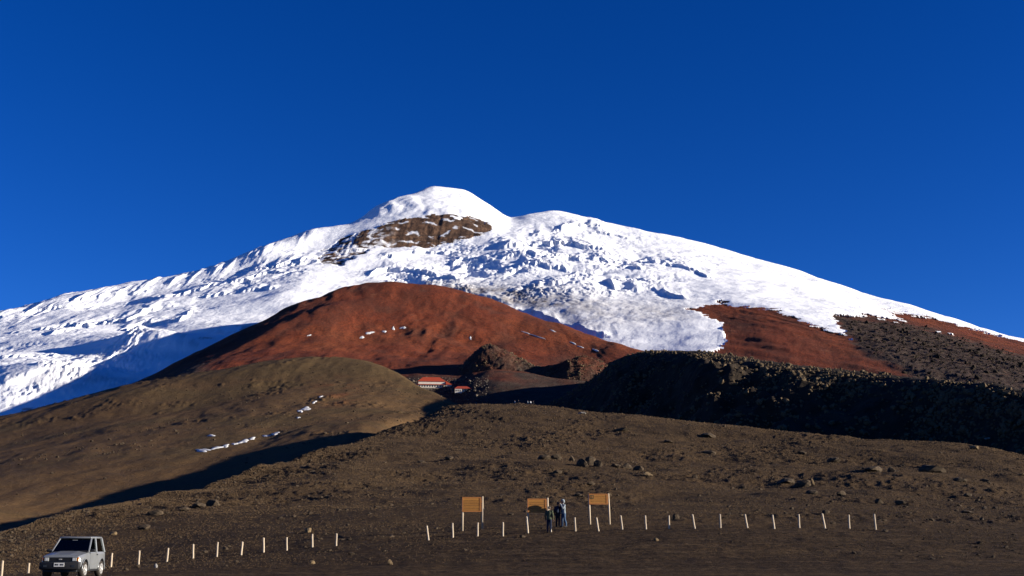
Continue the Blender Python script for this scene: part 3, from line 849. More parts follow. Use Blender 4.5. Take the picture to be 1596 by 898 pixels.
signboard(919.5, 949.5, 817.5, 771.5, 919, 772, 788, 'orange wooden signboard with a small dark emblem, right of the people', True, 0.06)

# ------------------------------------------------------------------ people
def remesh_body(bm, voxel, ratio, name):
    me = bm_mesh(bm); o = bpy.data.objects.new(name, me); COL.objects.link(o)
    r = o.modifiers.new('r', 'REMESH'); r.mode = 'VOXEL'; r.voxel_size = voxel
    sm = o.modifiers.new('s', 'SMOOTH'); sm.factor = 0.5; sm.iterations = 3
    d = o.modifiers.new('d', 'DECIMATE'); d.ratio = ratio
    dg = bpy.context.evaluated_depsgraph_get()
    out = bpy.data.meshes.new_from_object(o.evaluated_get(dg))
    bpy.data.objects.remove(o, do_unlink=True)
    return out

def blob_bm(bm, c, r, seg=14):
    g = bmesh.ops.create_uvsphere(bm, u_segments=seg, v_segments=seg // 2 + 2, radius=1.0)
    for v in g['verts']: v.co = Vector((v.co.x * r[0], v.co.y * r[1], v.co.z * r[2])) + Vector(c)

def hand_bm(bm, wrist, d, side):
    """palm, four bent fingers of different length and a thumb from the side of the palm"""
    d = Vector(d).normalized(); wrist = Vector(wrist)
    s = d.cross(Vector((0, 1, 0)))
    s = (s if s.length > 0.2 else d.cross(Vector((1, 0, 0)))).normalized() * side
    n = d.cross(s).normalized()
    tube_bm(bm, [wrist, wrist + d * 0.045, wrist + d * 0.09], [(0.026, 0.017), (0.042, 0.018), (0.040, 0.016)], 10)
    for k, ln in enumerate((0.066, 0.078, 0.072, 0.056)):
        b = wrist + d * 0.082 + s * (0.030 - 0.020 * k)
        tube_bm(bm, [b, b + d * ln * 0.5 + n * 0.006, b + d * ln * 0.9 + n * 0.026], [0.0095, 0.009, 0.007], 6)
    b = wrist + d * 0.03 + s * 0.03
    tube_bm(bm, [b, b + d * 0.03 + s * 0.025, b + d * 0.062 + s * 0.03 + n * 0.012], [0.012, 0.011, 0.008], 6)

def make_person(pose, H):
    """one continuous body; local -Y is the way the person faces; returns mesh scaled to height H"""
    bm = bmesh.new()
    hip, chest, sh = 0.92, 1.25, 1.42
    tw = pose.get('bend', 0.0)                       # forward lean
    def f(z): return -tw * max(0, z - hip)
    tube_bm(bm, [(0, f(0.84), 0.84), (0, f(0.93), 0.93), (0, f(1.05), 1.05), (0, f(1.22), 1.22), (0, f(1.36), 1.36), (0, f(1.45), 1.45)],
            [(0.165, 0.115), (0.185, 0.13), (0.17, 0.12), (0.20, 0.135), (0.195, 0.115), (0.09, 0.07)], 16)
    tube_bm(bm, [(0, f(1.42), 1.42), (0, f(1.52) - 0.01, 1.54)], [0.062, 0.056], 10)
    hx = pose.get('look', (0, -1)); hy = f(1.6) - 0.02
    blob_bm(bm, (0, hy, 1.635), (0.078, 0.098, 0.115), 16)
    blob_bm(bm, (hx[0] * 0.03, hy + hx[1] * 0.035, 1.585), (0.052, 0.06, 0.06), 12)
    blob_bm(bm, (hx[0] * 0.10, hy + hx[1] * 0.10, 1.62), (0.016, 0.02, 0.024), 8)     # nose
    for s in (-1, 1):
        perp = (-hx[1] * s, hx[0] * s)
        blob_bm(bm, (perp[0] * 0.08, hy + perp[1] * 0.08, 1.625), (0.018, 0.022, 0.032), 8)   # ears
    for s, key in ((-1, 'L'), (1, 'R')):
        st = pose.get('leg' + key, (0, 0))
        tube_bm(bm, [(s * 0.09, 0, 0.90), (s * 0.10 + st[0] * 0.4, st[1] * 0.4 - 0.02, 0.50), (s * 0.105 + st[0] * 0.85, st[1] * 0.85 + 0.01, 0.28), (s * 0.105 + st[0], st[1] + 0.02, 0.06)],
                [(0.10, 0.11), 0.072, 0.066, 0.052], 12)
        fx, fy = s * 0.105 + st[0], st[1]
        tube_bm(bm, [(fx, fy + 0.07, 0.045), (fx, fy, 0.06), (fx + s * 0.01, fy - 0.10, 0.04), (fx + s * 0.02, fy - 0.18, 0.03)], [(0.04, 0.045), (0.05, 0.058), (0.05, 0.04), (0.036, 0.028)], 10)
        S = Vector((s * 0.20, f(1.40), 1.40))
        el, wr = pose.get('arm' + key, (Vector((s * 0.27, 0.03, 1.12)), Vector((s * 0.27, -0.06, 0.88))))
        el = Vector(el); wr = Vector(wr)
        tube_bm(bm, [S + Vector((-s * 0.05, 0, 0.015)), S, (S + el) / 2, el, (el + wr) / 2, wr], [0.07, 0.076, 0.064, 0.054, 0.050, 0.036], 12)
        hand_bm(bm, wr, wr - el, s)
    me = remesh_body(bm, 0.0105, 0.22, 'person')
    k = H / 1.75
    co = np.empty(len(me.vertices) * 3); me.vertices.foreach_get('co', co); co *= k; me.vertices.foreach_set('co', co)
    me.update()
    return me

def dress(me, H, jacket, trousers, shoes, skin):
    for m in (jacket, trousers, shoes, skin):
        me.materials.append(m)
    k = H / 1.75
    idx = np.zeros(len(me.polygons), np.int32)
    for i, p in enumerate(me.polygons):
        c = p.center / k
        idx[i] = 3 if c.z > 1.50 else (0 if c.z > 0.86 else (1 if c.z > 0.09 else 2))
        if idx[i] == 1 and abs(c.x) > 0.22: idx[i] = 3
    me.polygons.foreach_set('material_index', idx)
    me.polygons.foreach_set('use_smooth', np.ones(len(me.polygons), bool)); me.update()

M_SKIN = simple('skin', (0.32, 0.18, 0.12), 0.5)
M_HAIR = simple('dark_hair', (0.012, 0.010, 0.009), 0.6)
def cloth(name, col): return simple(name, col, 0.9, 0.1, noise=(14, 0.7), bump=(18, 0.5, 0.01))
M_BLACKC = cloth('black_cloth', (0.018, 0.019, 0.024)); M_GREYC = cloth('grey_blue_cloth', (0.20, 0.23, 0.25)); M_JEANS = cloth('jeans', (0.055, 0.09, 0.15))
M_GREENC = cloth('olive_cloth', (0.075, 0.085, 0.05)); M_SHOE = cloth('shoe', (0.05, 0.045, 0.04)); M_NAVY = cloth('navy_cloth', (0.018, 0.024, 0.045))
M_WHITEC = cloth('white_cloth', (0.55, 0.55, 0.55))

def hair_mesh(H, hood=False):
    bm = bmesh.new(); k = H / 1.75
    g = bmesh.ops.create_uvsphere(bm, u_segments=14, v_segments=10, radius=1.0)
    rx, ry, rz = (0.118, 0.135, 0.15) if hood else (0.090, 0.110, 0.125)
    for v in g['verts']:
        v.co = Vector((v.co.x * rx, v.co.y * ry + 0.02 - 0.02, v.co.z * rz + 1.645)) * k
    bmesh.ops.delete(bm, geom=[v for v in bm.verts if v.co.y / k < -0.05 and v.co.z / k < 1.68 or v.co.z / k < (1.50 if hood else 1.57)], context='VERTS')
    me = bm_mesh(bm)
    return me

def person(px, py, H, rz, pose, mats, label, hair, hood=False, extra=None, dist=None):
    p = fg.at(px, py)
    if dist: p = Vector((p.x / p.y * dist, dist, fg.sample(p.x / p.y, dist)))
    root = thing('person', p, label, 'person', 'people at the signboards', rz)
    me = make_person(pose, H); dress(me, H, *mats)
    obj('body', me, None, root)
    h = obj('hood' if hood else 'hair', hair_mesh(H, hood), hair, root, True)
    h.location = (0, -pose.get('bend', 0) * 0.7, 0)
    md = h.modifiers.new('t', 'SOLIDIFY'); md.thickness = 0.012
    if extra: extra(root, H / 1.75)
    return root
def backpack(root, k):
    o = obj('backpack', box((-0.15 * k, 0.10 * k, 1.0 * k), (0.15 * k, 0.27 * k, 1.42 * k), 0.05), M_NAVY, root, True)
    obj('pack_pocket', box((-0.11 * k, 0.265 * k, 1.03 * k), (0.11 * k, 0.31 * k, 1.2 * k), 0.015), M_BLACKC, o, True)
# grey jacket, turned to the left with a hand up at the face; dark one close beside; green one nearer the fence
person(878.5, 822.9, 1.76, math.radians(-62), {'armR': ((0.25, -0.20, 1.16), (0.10, -0.26, 1.44)), 'bend': 0.06, 'legL': (0, -0.06), 'legR': (0.02, 0.10)},
       (M_GREYC, M_JEANS, M_SHOE, M_SKIN), 'person in a pale grey hooded jacket and jeans, tallest of the three', M_GREYC, True, None, board2.location.y - 0.42)
person(869.5, 823.3, 1.60, math.radians(150), {'bend': 0.05, 'armL': ((-0.28, -0.06, 1.14), (-0.20, -0.26, 1.06))}, (M_BLACKC, M_BLACKC, M_SHOE, M_SKIN),
       'person all in black standing between the other two people', M_HAIR, False, backpack, board2.location.y - 0.36)
person(856.0, 830.5, 1.58, math.radians(165), {'bend': 0.08, 'legL': (0.0, 0.05)}, (M_GREENC, M_NAVY, M_SHOE, M_SKIN),
       'person in an olive green jacket and dark trousers by the fence', M_HAIR, False)

# far walkers on the crest of the ash slope
far_me = {}
def far_body(jk, tr):
    me = make_person({'legL': (0, -0.12), 'legR': (0, 0.12)}, 1.72); dress(me, 1.72, jk, tr, M_SHOE, M_SKIN)
    return me
fm = [far_body(M_WHITEC, M_NAVY), far_body(M_GREYC, M_JEANS), far_body(M_BLACKC, M_BLACKC)]
for px, mi, lab in ((802.5, 0, 'tiny far walker in white on the crest, leftmost'), (808, 2, 'tiny far walker in black on the crest, second from left'),
                    (822.5, 1, 'tiny far walker in grey on the crest, third from left'), (827, 0, 'tiny far walker in white, right of the grey walker'),
                    (831, 2, 'tiny far walker in black on the crest, rightmost')):
    u = (px - 798) / F / CT * 0.986
    i = int(np.clip((u - fg.u[0]) / (fg.u[1] - fg.u[0]), 0, len(fg.u) - 2))
    k = int(np.argmax((fg.Z[:, i] - ZC) / np.maximum(fg.D[:, i], 1) - 9 * (fg.D[:, i] < 20)))
    D = fg.D[k, i] - 6
    root = thing('person', (u * D, D, fg.sample(u, D)), lab, 'person', 'far walkers on the crest', random.uniform(0, 6))
    obj('body', fm[mi], None, root)

# ------------------------------------------------------------------ mountain refuge
def window_row(parent, xs, y, z0, z1, w):
    for x_ in xs:
        f_ = obj('window', box((x_ - w / 2 - 0.08, y - 0.06, z0 - 0.08), (x_ + w / 2 + 0.08, y + 0.02, z1 + 0.08)), M_WHITE, parent)
        obj('pane', box((x_ - w / 2, y - 0.085, z0), (x_ + w / 2, y - 0.055, z1)), M_DARKW, f_)

def hip_roof(x0, x1, y0, y1, z0, z1, rx0, rx1, over=0.6, thick=0.2):
    ym = (y0 + y1) / 2
    x0 -= over; x1 += over; y0 -= over; y1 += over
    v = [(x0, y0, z0), (x1, y0, z0), (x1, y1, z0), (x0, y1, z0), (rx0, ym, z1), (rx1, ym, z1),
         (x0, y0, z0 - thick), (x1, y0, z0 - thick), (x1, y1, z0 - thick), (x0, y1, z0 - thick)]
    f = [(0, 1, 5, 4), (1, 2, 5), (2, 3, 4, 5), (3, 0, 4), (0, 6, 7, 1), (1, 7, 8, 2), (2, 8, 9, 3), (3, 9, 6, 0), (6, 9, 8, 7)]
    return mesh_from(v, f)

rp = red.at(682, 605)
RD = rp.y
m = RD / F / 0.99
ref = thing('refuge', (rp.x, RD, rp.z + 0.2), 'cream two-storey mountain refuge with a red hipped roof', 'building', rz=math.radians(6))
W = 45.5 * m                                            # upper storey about 25 m wide
xa, xb = -W * 0.66, W * 0.34 - 2
obj('foundation', box((xa - 2, -0.6, -7), (xb + 7, 11, 0.0)), M_STONE, ref)
lw_ = obj('lower_wall', box((xa, 0, 0), (xb + 5.6, 10, 2.9)), M_WHITE, ref)
uw = obj('upper_wall', box((xa + 0.2, 1.6, 2.9), (xb, 9.2, 6.0)), M_WHITE, ref)
obj('roof', hip_roof(xa + 0.2, xb, 1.6, 9.2, 6.05, 10.2, xa + 4.4, xb - 5.0), M_ROOF, ref)
obj('veranda_roof', quadpanel([(xa - 0.5, -1.0, 2.75), (xb + 0.5, -1.0, 2.75), (xb + 0.5, 1.58, 3.5), (xa - 0.5, 1.58, 3.5)], 0.15), M_ROOF, ref)
# lean-to roofs at both ends
obj('side_roof', mesh_from([(xb + 0.5, -0.9, 2.95), (xb + 6.2, -0.9, 2.95), (xb + 6.2, 10, 2.95), (xb + 0.5, 10, 2.95), (xb + 0.5, 2.0, 6.4), (xb + 0.5, 9.0, 6.4)],
                           [(0, 1, 4), (1, 2, 5, 4), (2, 3, 5), (0, 4, 5, 3), (0, 3, 2, 1)]), M_ROOF, ref)
obj('side_roof', quadpanel([(xa - 5.8, 0.5, 2.6), (xa - 0.05, 0.5, 2.6), (xa - 0.05, 8, 4.6), (xa - 5.8, 8, 4.6)], 0.2), M_ROOF, ref)
obj('porch_wall', box((xa - 5.2, 3.0, -0.5), (xa - 0.05, 8, 2.3)), M_STONE, ref)
obj('porch_post', box((xa - 5.3, 0.7, -0.5), (xa - 5.0, 1.0, 2.55)), M_WHITE, ref)
n = 11
window_row(lw_, [xa + 1.3 + (W - 3.2) * i / (n - 1) for i in range(n)], 0.0, 0.8, 2.2, 0.95)
obj('terrace_wall', box((xa - 1, -4.2, -7), (xb + 4, -0.7, -0.9)), M_STONE, ref)

hp = red.at(721, 611.5)
hut = thing('outbuilding', (hp.x, hp.y, hp.z + 0.1), 'small cream hut with a red roof right of the refuge', 'building', rz=math.radians(4))
w2 = 23.5 * hp.y / F
obj('foundation', box((-w2 / 2 - 0.3, -0.4, -6), (w2 / 2 + 0.3, 8, 0)), M_STONE, hut)
hw_ = obj('wall', box((-w2 / 2, 0, 0), (w2 / 2, 7.5, 2.9)), M_WHITE, hut)
obj('front_bay', box((-w2 / 2 - 0.2, -1.6, -1.0), (-w2 / 2 + w2 * 0.45, 0.0, 2.7)), M_WHITE, hut)
obj('roof', hip_roof(-w2 / 2, w2 / 2, -1.4, 7.5, 2.95, 5.4, -w2 / 2 + 2.2, w2 / 2 - 2.6, 0.5), M_ROOF, hut)
window_row(hw_, [-w2 / 2 + 1.0, -w2 / 2 + 2.7, -w2 / 2 + 4.4], -1.6, 0.4, 1.9, 0.8)
window_row(hw_, [w2 * 0.18], 0.0, 0.9, 1.9, 1.2)

# ------------------------------------------------------------------ parked silver off-roader
M_PAINT = simple('silver_paint', (0.24, 0.25, 0.255), 0.30, 0.5, 0.4, noise=(2.2, 0.85))
M_BLACK = simple('black_plastic', (0.012, 0.012, 0.013), 0.6, 0.3)
M_RUBBER = simple('dusty_rubber', (0.045, 0.038, 0.032), 0.9, 0.1, noise=(9, 0.5))
M_RIM = simple('alloy_rim', (0.38, 0.37, 0.35), 0.4, 0.5, 0.3)
M_GLASS = glass_mat('tinted_glass', (0.62, 0.68, 0.66, 1))
M_LENS = simple('headlight_lens', (0.30, 0.30, 0.28), 0.12, 0.7)
M_AMBER = simple('amber_lens', (0.75, 0.22, 0.04), 0.2, 0.6)
M_PLATE = simple('licence_plate', (0.55, 0.54, 0.50), 0.5)
M_SEAT = simple('seat_fabric', (0.20, 0.20, 0.19), 0.9)

def loft(sections, closed_ends=True):
    bm = bmesh.new(); R = [[bm.verts.new(v) for v in s_] for s_ in sections]
    n_ = len(R[0])
    for i in range(len(R) - 1):
        for k in range(n_):
            bm.faces.new((R[i][k], R[i][(k + 1) % n_], R[i + 1][(k + 1) % n_], R[i + 1][k]))
    if closed_ends: bm.faces.new(R[0][::-1]); bm.faces.new(R[-1])
    return bm

cp = fg.at(112, 893)
cx_, cy_ = -0.369 * 49.2, 49.2
cz = max(fg.sample((cx_ + dx_) / (cy_ + dy_), cy_ + dy_) for dx_ in (-0.7, 0.7) for dy_ in (-1.2, 1.2))
car = thing('car', (cx_, cy_, cz - 0.01), 'silver three-door off-roader with black bumper parked by the fence', 'car', rz=math.radians(3))
def sect(y_, zb, zt, hw, crown):
    """one cross-section of the lower body"""
    return [(-hw + 0.06, y_, zb), (-hw, y_, zb + 0.12), (-hw - 0.01, y_, (zb + zt) / 2), (-hw, y_, zt - 0.10), (-hw + 0.05, y_, zt - 0.02), (-hw * 0.5, y_, zt + crown),
            (hw * 0.5, y_, zt + crown), (hw - 0.05, y_, zt - 0.02), (hw, y_, zt - 0.10), (hw + 0.01, y_, (zb + zt) / 2), (hw, y_, zb + 0.12), (hw - 0.06, y_, zb)]
bm = loft([sect(-1.70, 0.50, 0.86, 0.70, 0.0), sect(-1.64, 0.40, 0.91, 0.745, 0.01), sect(-1.2, 0.32, 0.965, 0.77, 0.03), sect(-0.62, 0.30, 1.03, 0.785, 0.035),
           sect(-0.5, 0.30, 1.04, 0.79, 0.0), sect(0.6, 0.30, 1.05, 0.80, 0.0), sect(1.3, 0.32, 1.05, 0.79, 0.0), sect(1.66, 0.36, 1.04, 0.76, 0.0), sect(1.74, 0.42, 0.98, 0.73, 0.0)])
body_me = bm_mesh(bm)
body = obj('body', body_me, M_PAINT, car, True)
WY = (-1.08, 1.12); WR = 0.335
cut = bmesh.new()
for yy in WY:
    for sx in (-1, 1):
        g = bmesh.ops.create_cone(cut, cap_ends=True, segments=24, radius1=0.405, radius2=0.405, depth=0.5)
        for v in g['verts']:
            v.co = Vector((v.co.z + sx * 0.78, v.co.x + yy, v.co.y + WR + 0.02))
cut_o = bpy.data.objects.new('cutter', bm_mesh(cut)); COL.objects.link(cut_o)
cut_o.parent = car
md = body.modifiers.new('arches', 'BOOLEAN'); md.object = cut_o; md.operation = 'DIFFERENCE'; md.solver = 'EXACT'
dg = bpy.context.evaluated_depsgraph_get()
nm = bpy.data.meshes.new_from_object(body.evaluated_get(dg))
body.modifiers.clear(); body.data = nm
bpy.data.objects.remove(cut_o, do_unlink=True)
nm.polygons.foreach_set('use_smooth', np.ones(len(nm.polygons), bool)); nm.set_sharp_from_angle(angle=math.radians(28)); nm.update()
obj('underbody', box((-0.66, -1.5, 0.27), (0.66, 1.6, 0.6)), M_BLACK, car)
# wheel arch flares
for yy in WY:
    for sx in (-1, 1):
        bm = bmesh.new()
        pts = [(sx * 0.80, yy + 0.42 * math.cos(a), WR + 0.02 + 0.42 * math.sin(a)) for a in np.linspace(math.radians(-8), math.radians(188), 14)]
        tube_bm(bm, pts, 0.022, 6)
        obj('arch_flare', bm_mesh(bm), M_PAINT, body, True)
        prof = [(-0.10, 0.20), (-0.105, 0.30), (-0.085, WR - 0.012), (-0.05, WR), (0.05, WR), (0.085, WR - 0.012), (0.105, 0.30), (0.10, 0.20)]
        wh = obj('wheel', lathe([(-0.09, 0.06), (-0.09, 0.21), (0.09, 0.21), (0.09, 0.06)], 20), M_BLACK, car)
        wh.location = (sx * 0.70, yy, WR)
        obj('tyre', lathe(prof, 28), M_RUBBER, wh, True)
        rm = bmesh.new()
        for k in range(6):
            a = k * math.pi / 3
            g = bmesh.ops.create_cube(rm, size=1.0)
            for v in g['verts']:
                q = Vector((v.co.x * 0.03, v.co.y * 0.075, v.co.z * 0.17 + 0.10))
                v.co = Vector((q.x + sx * 0.10, q.y * math.cos(a) - q.z * math.sin(a), q.y * math.sin(a) + q.z * math.cos(a)))
        obj('rim', bm_mesh(rm), M_RIM, wh)
        obj('rim_ring', lathe([(sx * 0.085, 0.175), (sx * 0.112, 0.18), (sx * 0.112, 0.213), (sx * 0.085, 0.213), (sx * 0.085, 0.175)], 28), M_RIM, wh, True)
        obj('hub', lathe([(sx * 0.09, 0.01), (sx * 0.09, 0.06), (sx * 0.125, 0.05), (sx * 0.13, 0.01)], 14), M_RIM, wh, True)
# greenhouse: roof on pillars, panes between
ZB, ZT = 1.04, 1.585
A0, A1 = (-0.60, 0.745), (0.02, 0.635)         # windscreen base / top: (y, half width)
B0, B1 = (0.42, 0.765), (0.50, 0.65)
C0, C1 = (1.62, 0.735), (1.40, 0.635)
def pillar(nm_, p0, p1, s, r=0.035, parent=car):
    bm = bmesh.new(); tube_bm(bm, [(s * p0[1], p0[0], ZB - 0.03), (s * p1[1], p1[0], ZT)], r, 6)
    return obj(nm_, bm_mesh(bm), M_PAINT, parent)
rf = bmesh.new()
box_bm(rf, (-0.66, -0.05, ZT - 0.01), (0.66, 1.46, ZT + 0.065), 0.035)
roof_o = obj('roof', bm_mesh(rf), M_PAINT, car, True)
obj('roof_rail', box((-0.60, 0.2, ZT + 0.066), (-0.57, 1.3, ZT + 0.085)), M_BLACK, roof_o)
obj('roof_rail', box((0.57, 0.2, ZT + 0.066), (0.60, 1.3, ZT + 0.085)), M_BLACK, roof_o)
for s in (-1, 1):
    pillar('pillar', A0, A1, s); pillar('pillar', B0, B1, s); pillar('pillar', C0, C1, s, 0.05)
    def side(y0, y1, nm_):
        (ya, ha), (yb, hb) = y0[0], y1[0]; (yc, hc), (yd, hd) = y1[1], y0[1]
        pane = quadpanel([(s * (ha - 0.005), ya, ZB), (s * (hb - 0.005), yb, ZB), (s * (hc - 0.005), yc, ZT), (s * (hd - 0.005), yd, ZT)], 0.006)
        obj(nm_, pane, M_GLASS, car)
    side((A0, A1), (B0, B1), 'side_window'); side((B0, B1), (C0, C1), 'rear_side_window')
obj('windscreen', quadpanel([(-0.73, -0.60, ZB), (0.73, -0.60, ZB), (0.625, 0.015, ZT), (-0.625, 0.015, ZT)], 0.006), M_GLASS, car)
obj('rear_window', quadpanel([(0.70, 1.63, ZB), (-0.70, 1.63, ZB), (-0.61, 1.41, ZT), (0.61, 1.41, ZT)], 0.006), M_GLASS, car)
obj('cowl', box((-0.74, -0.72, 1.015), (0.74, -0.585, 1.062), 0.01), M_BLACK, car)
for k in (-0.3, 0.25):
    bm = bmesh.new(); tube_bm(bm, [(k, -0.63, 1.065), (k + 0.42, -0.56, 1.10)], 0.009, 5); obj('wiper', bm_mesh(bm), M_BLACK, car)
obj('dashboard', box((-0.68, -0.45, 0.95), (0.68, -0.1, 1.10), 0.04), M_BLACK, car)
for sx in (-0.35, 0.35):
    st = obj('seat', box((sx - 0.22, 0.35, 0.6), (sx + 0.22, 0.5, 1.22), 0.04), M_SEAT, car, True)
    obj('headrest', box((sx - 0.11, 0.36, 1.25), (sx + 0.11, 0.46, 1.42), 0.03), M_SEAT, st, True)
sw = bmesh.new()
tube_bm(sw, [(0.35 + 0.18 * math.cos(a), -0.05 + 0.05 * math.sin(a), 1.06 + 0.17 * math.sin(a)) for a in np.linspace(0, 2 * math.pi, 17)], 0.014, 6)
obj('steering_wheel', bm_mesh(sw), M_BLACK, car, True)
obj('rear_view_mirror', box((-0.10, -0.08, 1.46), (0.10, -0.05, 1.52)), M_SEAT, car)
# front: grille, lamps, bumper, plate, bonnet scoop line
gr = obj('grille', box((-0.69, -1.735, 0.665), (0.69, -1.655, 0.835), 0.01), M_BLACK, car)
for k in range(4):
    obj('grille_slat', box((-0.40, -1.745, 0.69 + 0.035 * k), (0.40, -1.733, 0.703 + 0.035 * k)), M_BLACK, gr)
em = bmesh.new(); tube_bm(em, [(-0.055, -1.748, 0.755), (0.055, -1.748, 0.755)], 0.022, 8); obj('emblem', bm_mesh(em), M_RIM, gr)
for s in (-1, 1):
    hl = obj('headlight', box((min(s * 0.46, s * 0.63), -1.752, 0.685), (max(s * 0.46, s * 0.63), -1.70, 0.825), 0.012), M_LENS, car)
    obj('headlight_bowl', lathe([(0, 0.01), (0, 0.045), (0.01, 0.045), (0.012, 0.01)], 14), M_WHITEC, hl).matrix_local = Matrix.Translation((s * 0.53, -1.753, 0.755)) @ Matrix.Rotation(math.radians(90), 4, 'Z')
    obj('indicator', box((min(s * 0.635, s * 0.715), -1.735, 0.685), (max(s * 0.635, s * 0.715), -1.63, 0.825), 0.012), M_AMBER, car)
bp = obj('bumper', box((-0.79, -1.86, 0.36), (0.79, -1.66, 0.655), 0.04), M_BLACK, car, True)
obj('valance', box((-0.66, -1.74, 0.25), (0.66, -1.60, 0.40), 0.02), M_BLACK, bp)
for s in (-1, 1):
    obj('fog_lamp', box((min(s * 0.48, s * 0.62), -1.868, 0.46), (max(s * 0.48, s * 0.62), -1.858, 0.54)), M_DARKW, bp)
pl_ = obj('licence_plate', box((-0.20, -1.874, 0.475), (0.20, -1.860, 0.625)), M_PLATE, car)
for k, wd in enumerate((0.038, 0.030, 0.036, 0.0, 0.034, 0.030, 0.036)):
    if wd: obj('plate_mark', box((-0.165 + 0.05 * k, -1.877, 0.515), (-0.165 + 0.05 * k + wd, -1.873, 0.585)), M_BLACK, pl_)
obj('rear_bumper', box((-0.76, 1.70, 0.38), (0.76, 1.84, 0.58), 0.03), M_BLACK, car, True)
sp = obj('spare_wheel', lathe([(0, 0.05), (0, 0.30), (0.03, 0.335), (0.17, 0.335), (0.2, 0.30), (0.2, 0.05)], 26), M_RUBBER, car, True)
sp.location = (0.0, 1.80, 0.86); sp.rotation_euler = (0, 0, math.radians(90))
# side: door outline, handle, mirror, mouldings
for s in (-1, 1):
    dr = obj('door', loft_me if False else quadpanel([(s * 0.812, -0.52, 0.36), (s * 0.812, 0.46, 0.36), (s * 0.806, 0.46, 1.0), (s * 0.802, -0.52, 1.0)], 0.012 * s), M_PAINT, car)
    obj('handle', box((min(s * 0.815, s * 0.835), 0.30, 0.90), (max(s * 0.815, s * 0.835), 0.42, 0.945), 0.006), M_BLACK, dr)
    mr = obj('side_mirror', box((min(s * 0.80, s * 0.97), -0.52, 1.03), (max(s * 0.80, s * 0.97), -0.40, 1.15), 0.02), M_BLACK, car, True)
    obj('mirror_glass', box((min(s * 0.83, s * 0.95), -0.40, 1.05), (max(s * 0.83, s * 0.95), -0.392, 1.13)), M_RIM, mr)
    obj('sill', box((min(s * 0.70, s * 0.80), -0.6, 0.27), (max(s * 0.70, s * 0.80), 0.66, 0.34), 0.01), M_BLACK, car)
obj('bonnet', loft([[(-hw_b, yb_, zb_), (hw_b, yb_, zb_), (hw_b * 0.5, yb_, zb_ + 0.028), (-hw_b * 0.5, yb_, zb_ + 0.028)] for yb_, zb_, hw_b in ((-1.655, 0.905, 0.66), (-1.2, 0.965, 0.69), (-0.70, 1.02, 0.71))]) and
    bm_mesh(loft([[(-hw_b, yb_, zb_), (hw_b, yb_, zb_), (hw_b * 0.5, yb_, zb_ + 0.05), (-hw_b * 0.5, yb_, zb_ + 0.05)] for yb_, zb_, hw_b in ((-1.655, 0.895, 0.66), (-1.2, 0.955, 0.69), (-0.70, 1.022, 0.71))])), M_PAINT, car)

# ------------------------------------------------------------------ rocks
def rock_mat(name, a, b):
    t = NT(name)
    c = t.ramp(t.noise(3.0, 5, 0.65), [(0.3, (*a, 1)), (0.7, (*b, 1))])
    return t.done(c, 0.95, t.bump(t.noise(5.0, 5, 0.7), 0.7, 0.08), 0.15)
M_ROCKD = rock_mat('dark_rock', (0.022, 0.016, 0.011), (0.085, 0.060, 0.036))
M_ASH2 = rock_mat('ash_clod', (0.060, 0.038, 0.020), (0.125, 0.080, 0.042))
M_BLOCK = rock_mat('brown_block', (0.035, 0.025, 0.015), (0.15, 0.105, 0.058))
M_ROCKT = rock_mat('tan_rock', (0.10, 0.068, 0.036), (0.18, 0.125, 0.066))
M_ROCKG = rock_mat('grey_rock', (0.17, 0.155, 0.14), (0.30, 0.28, 0.25))

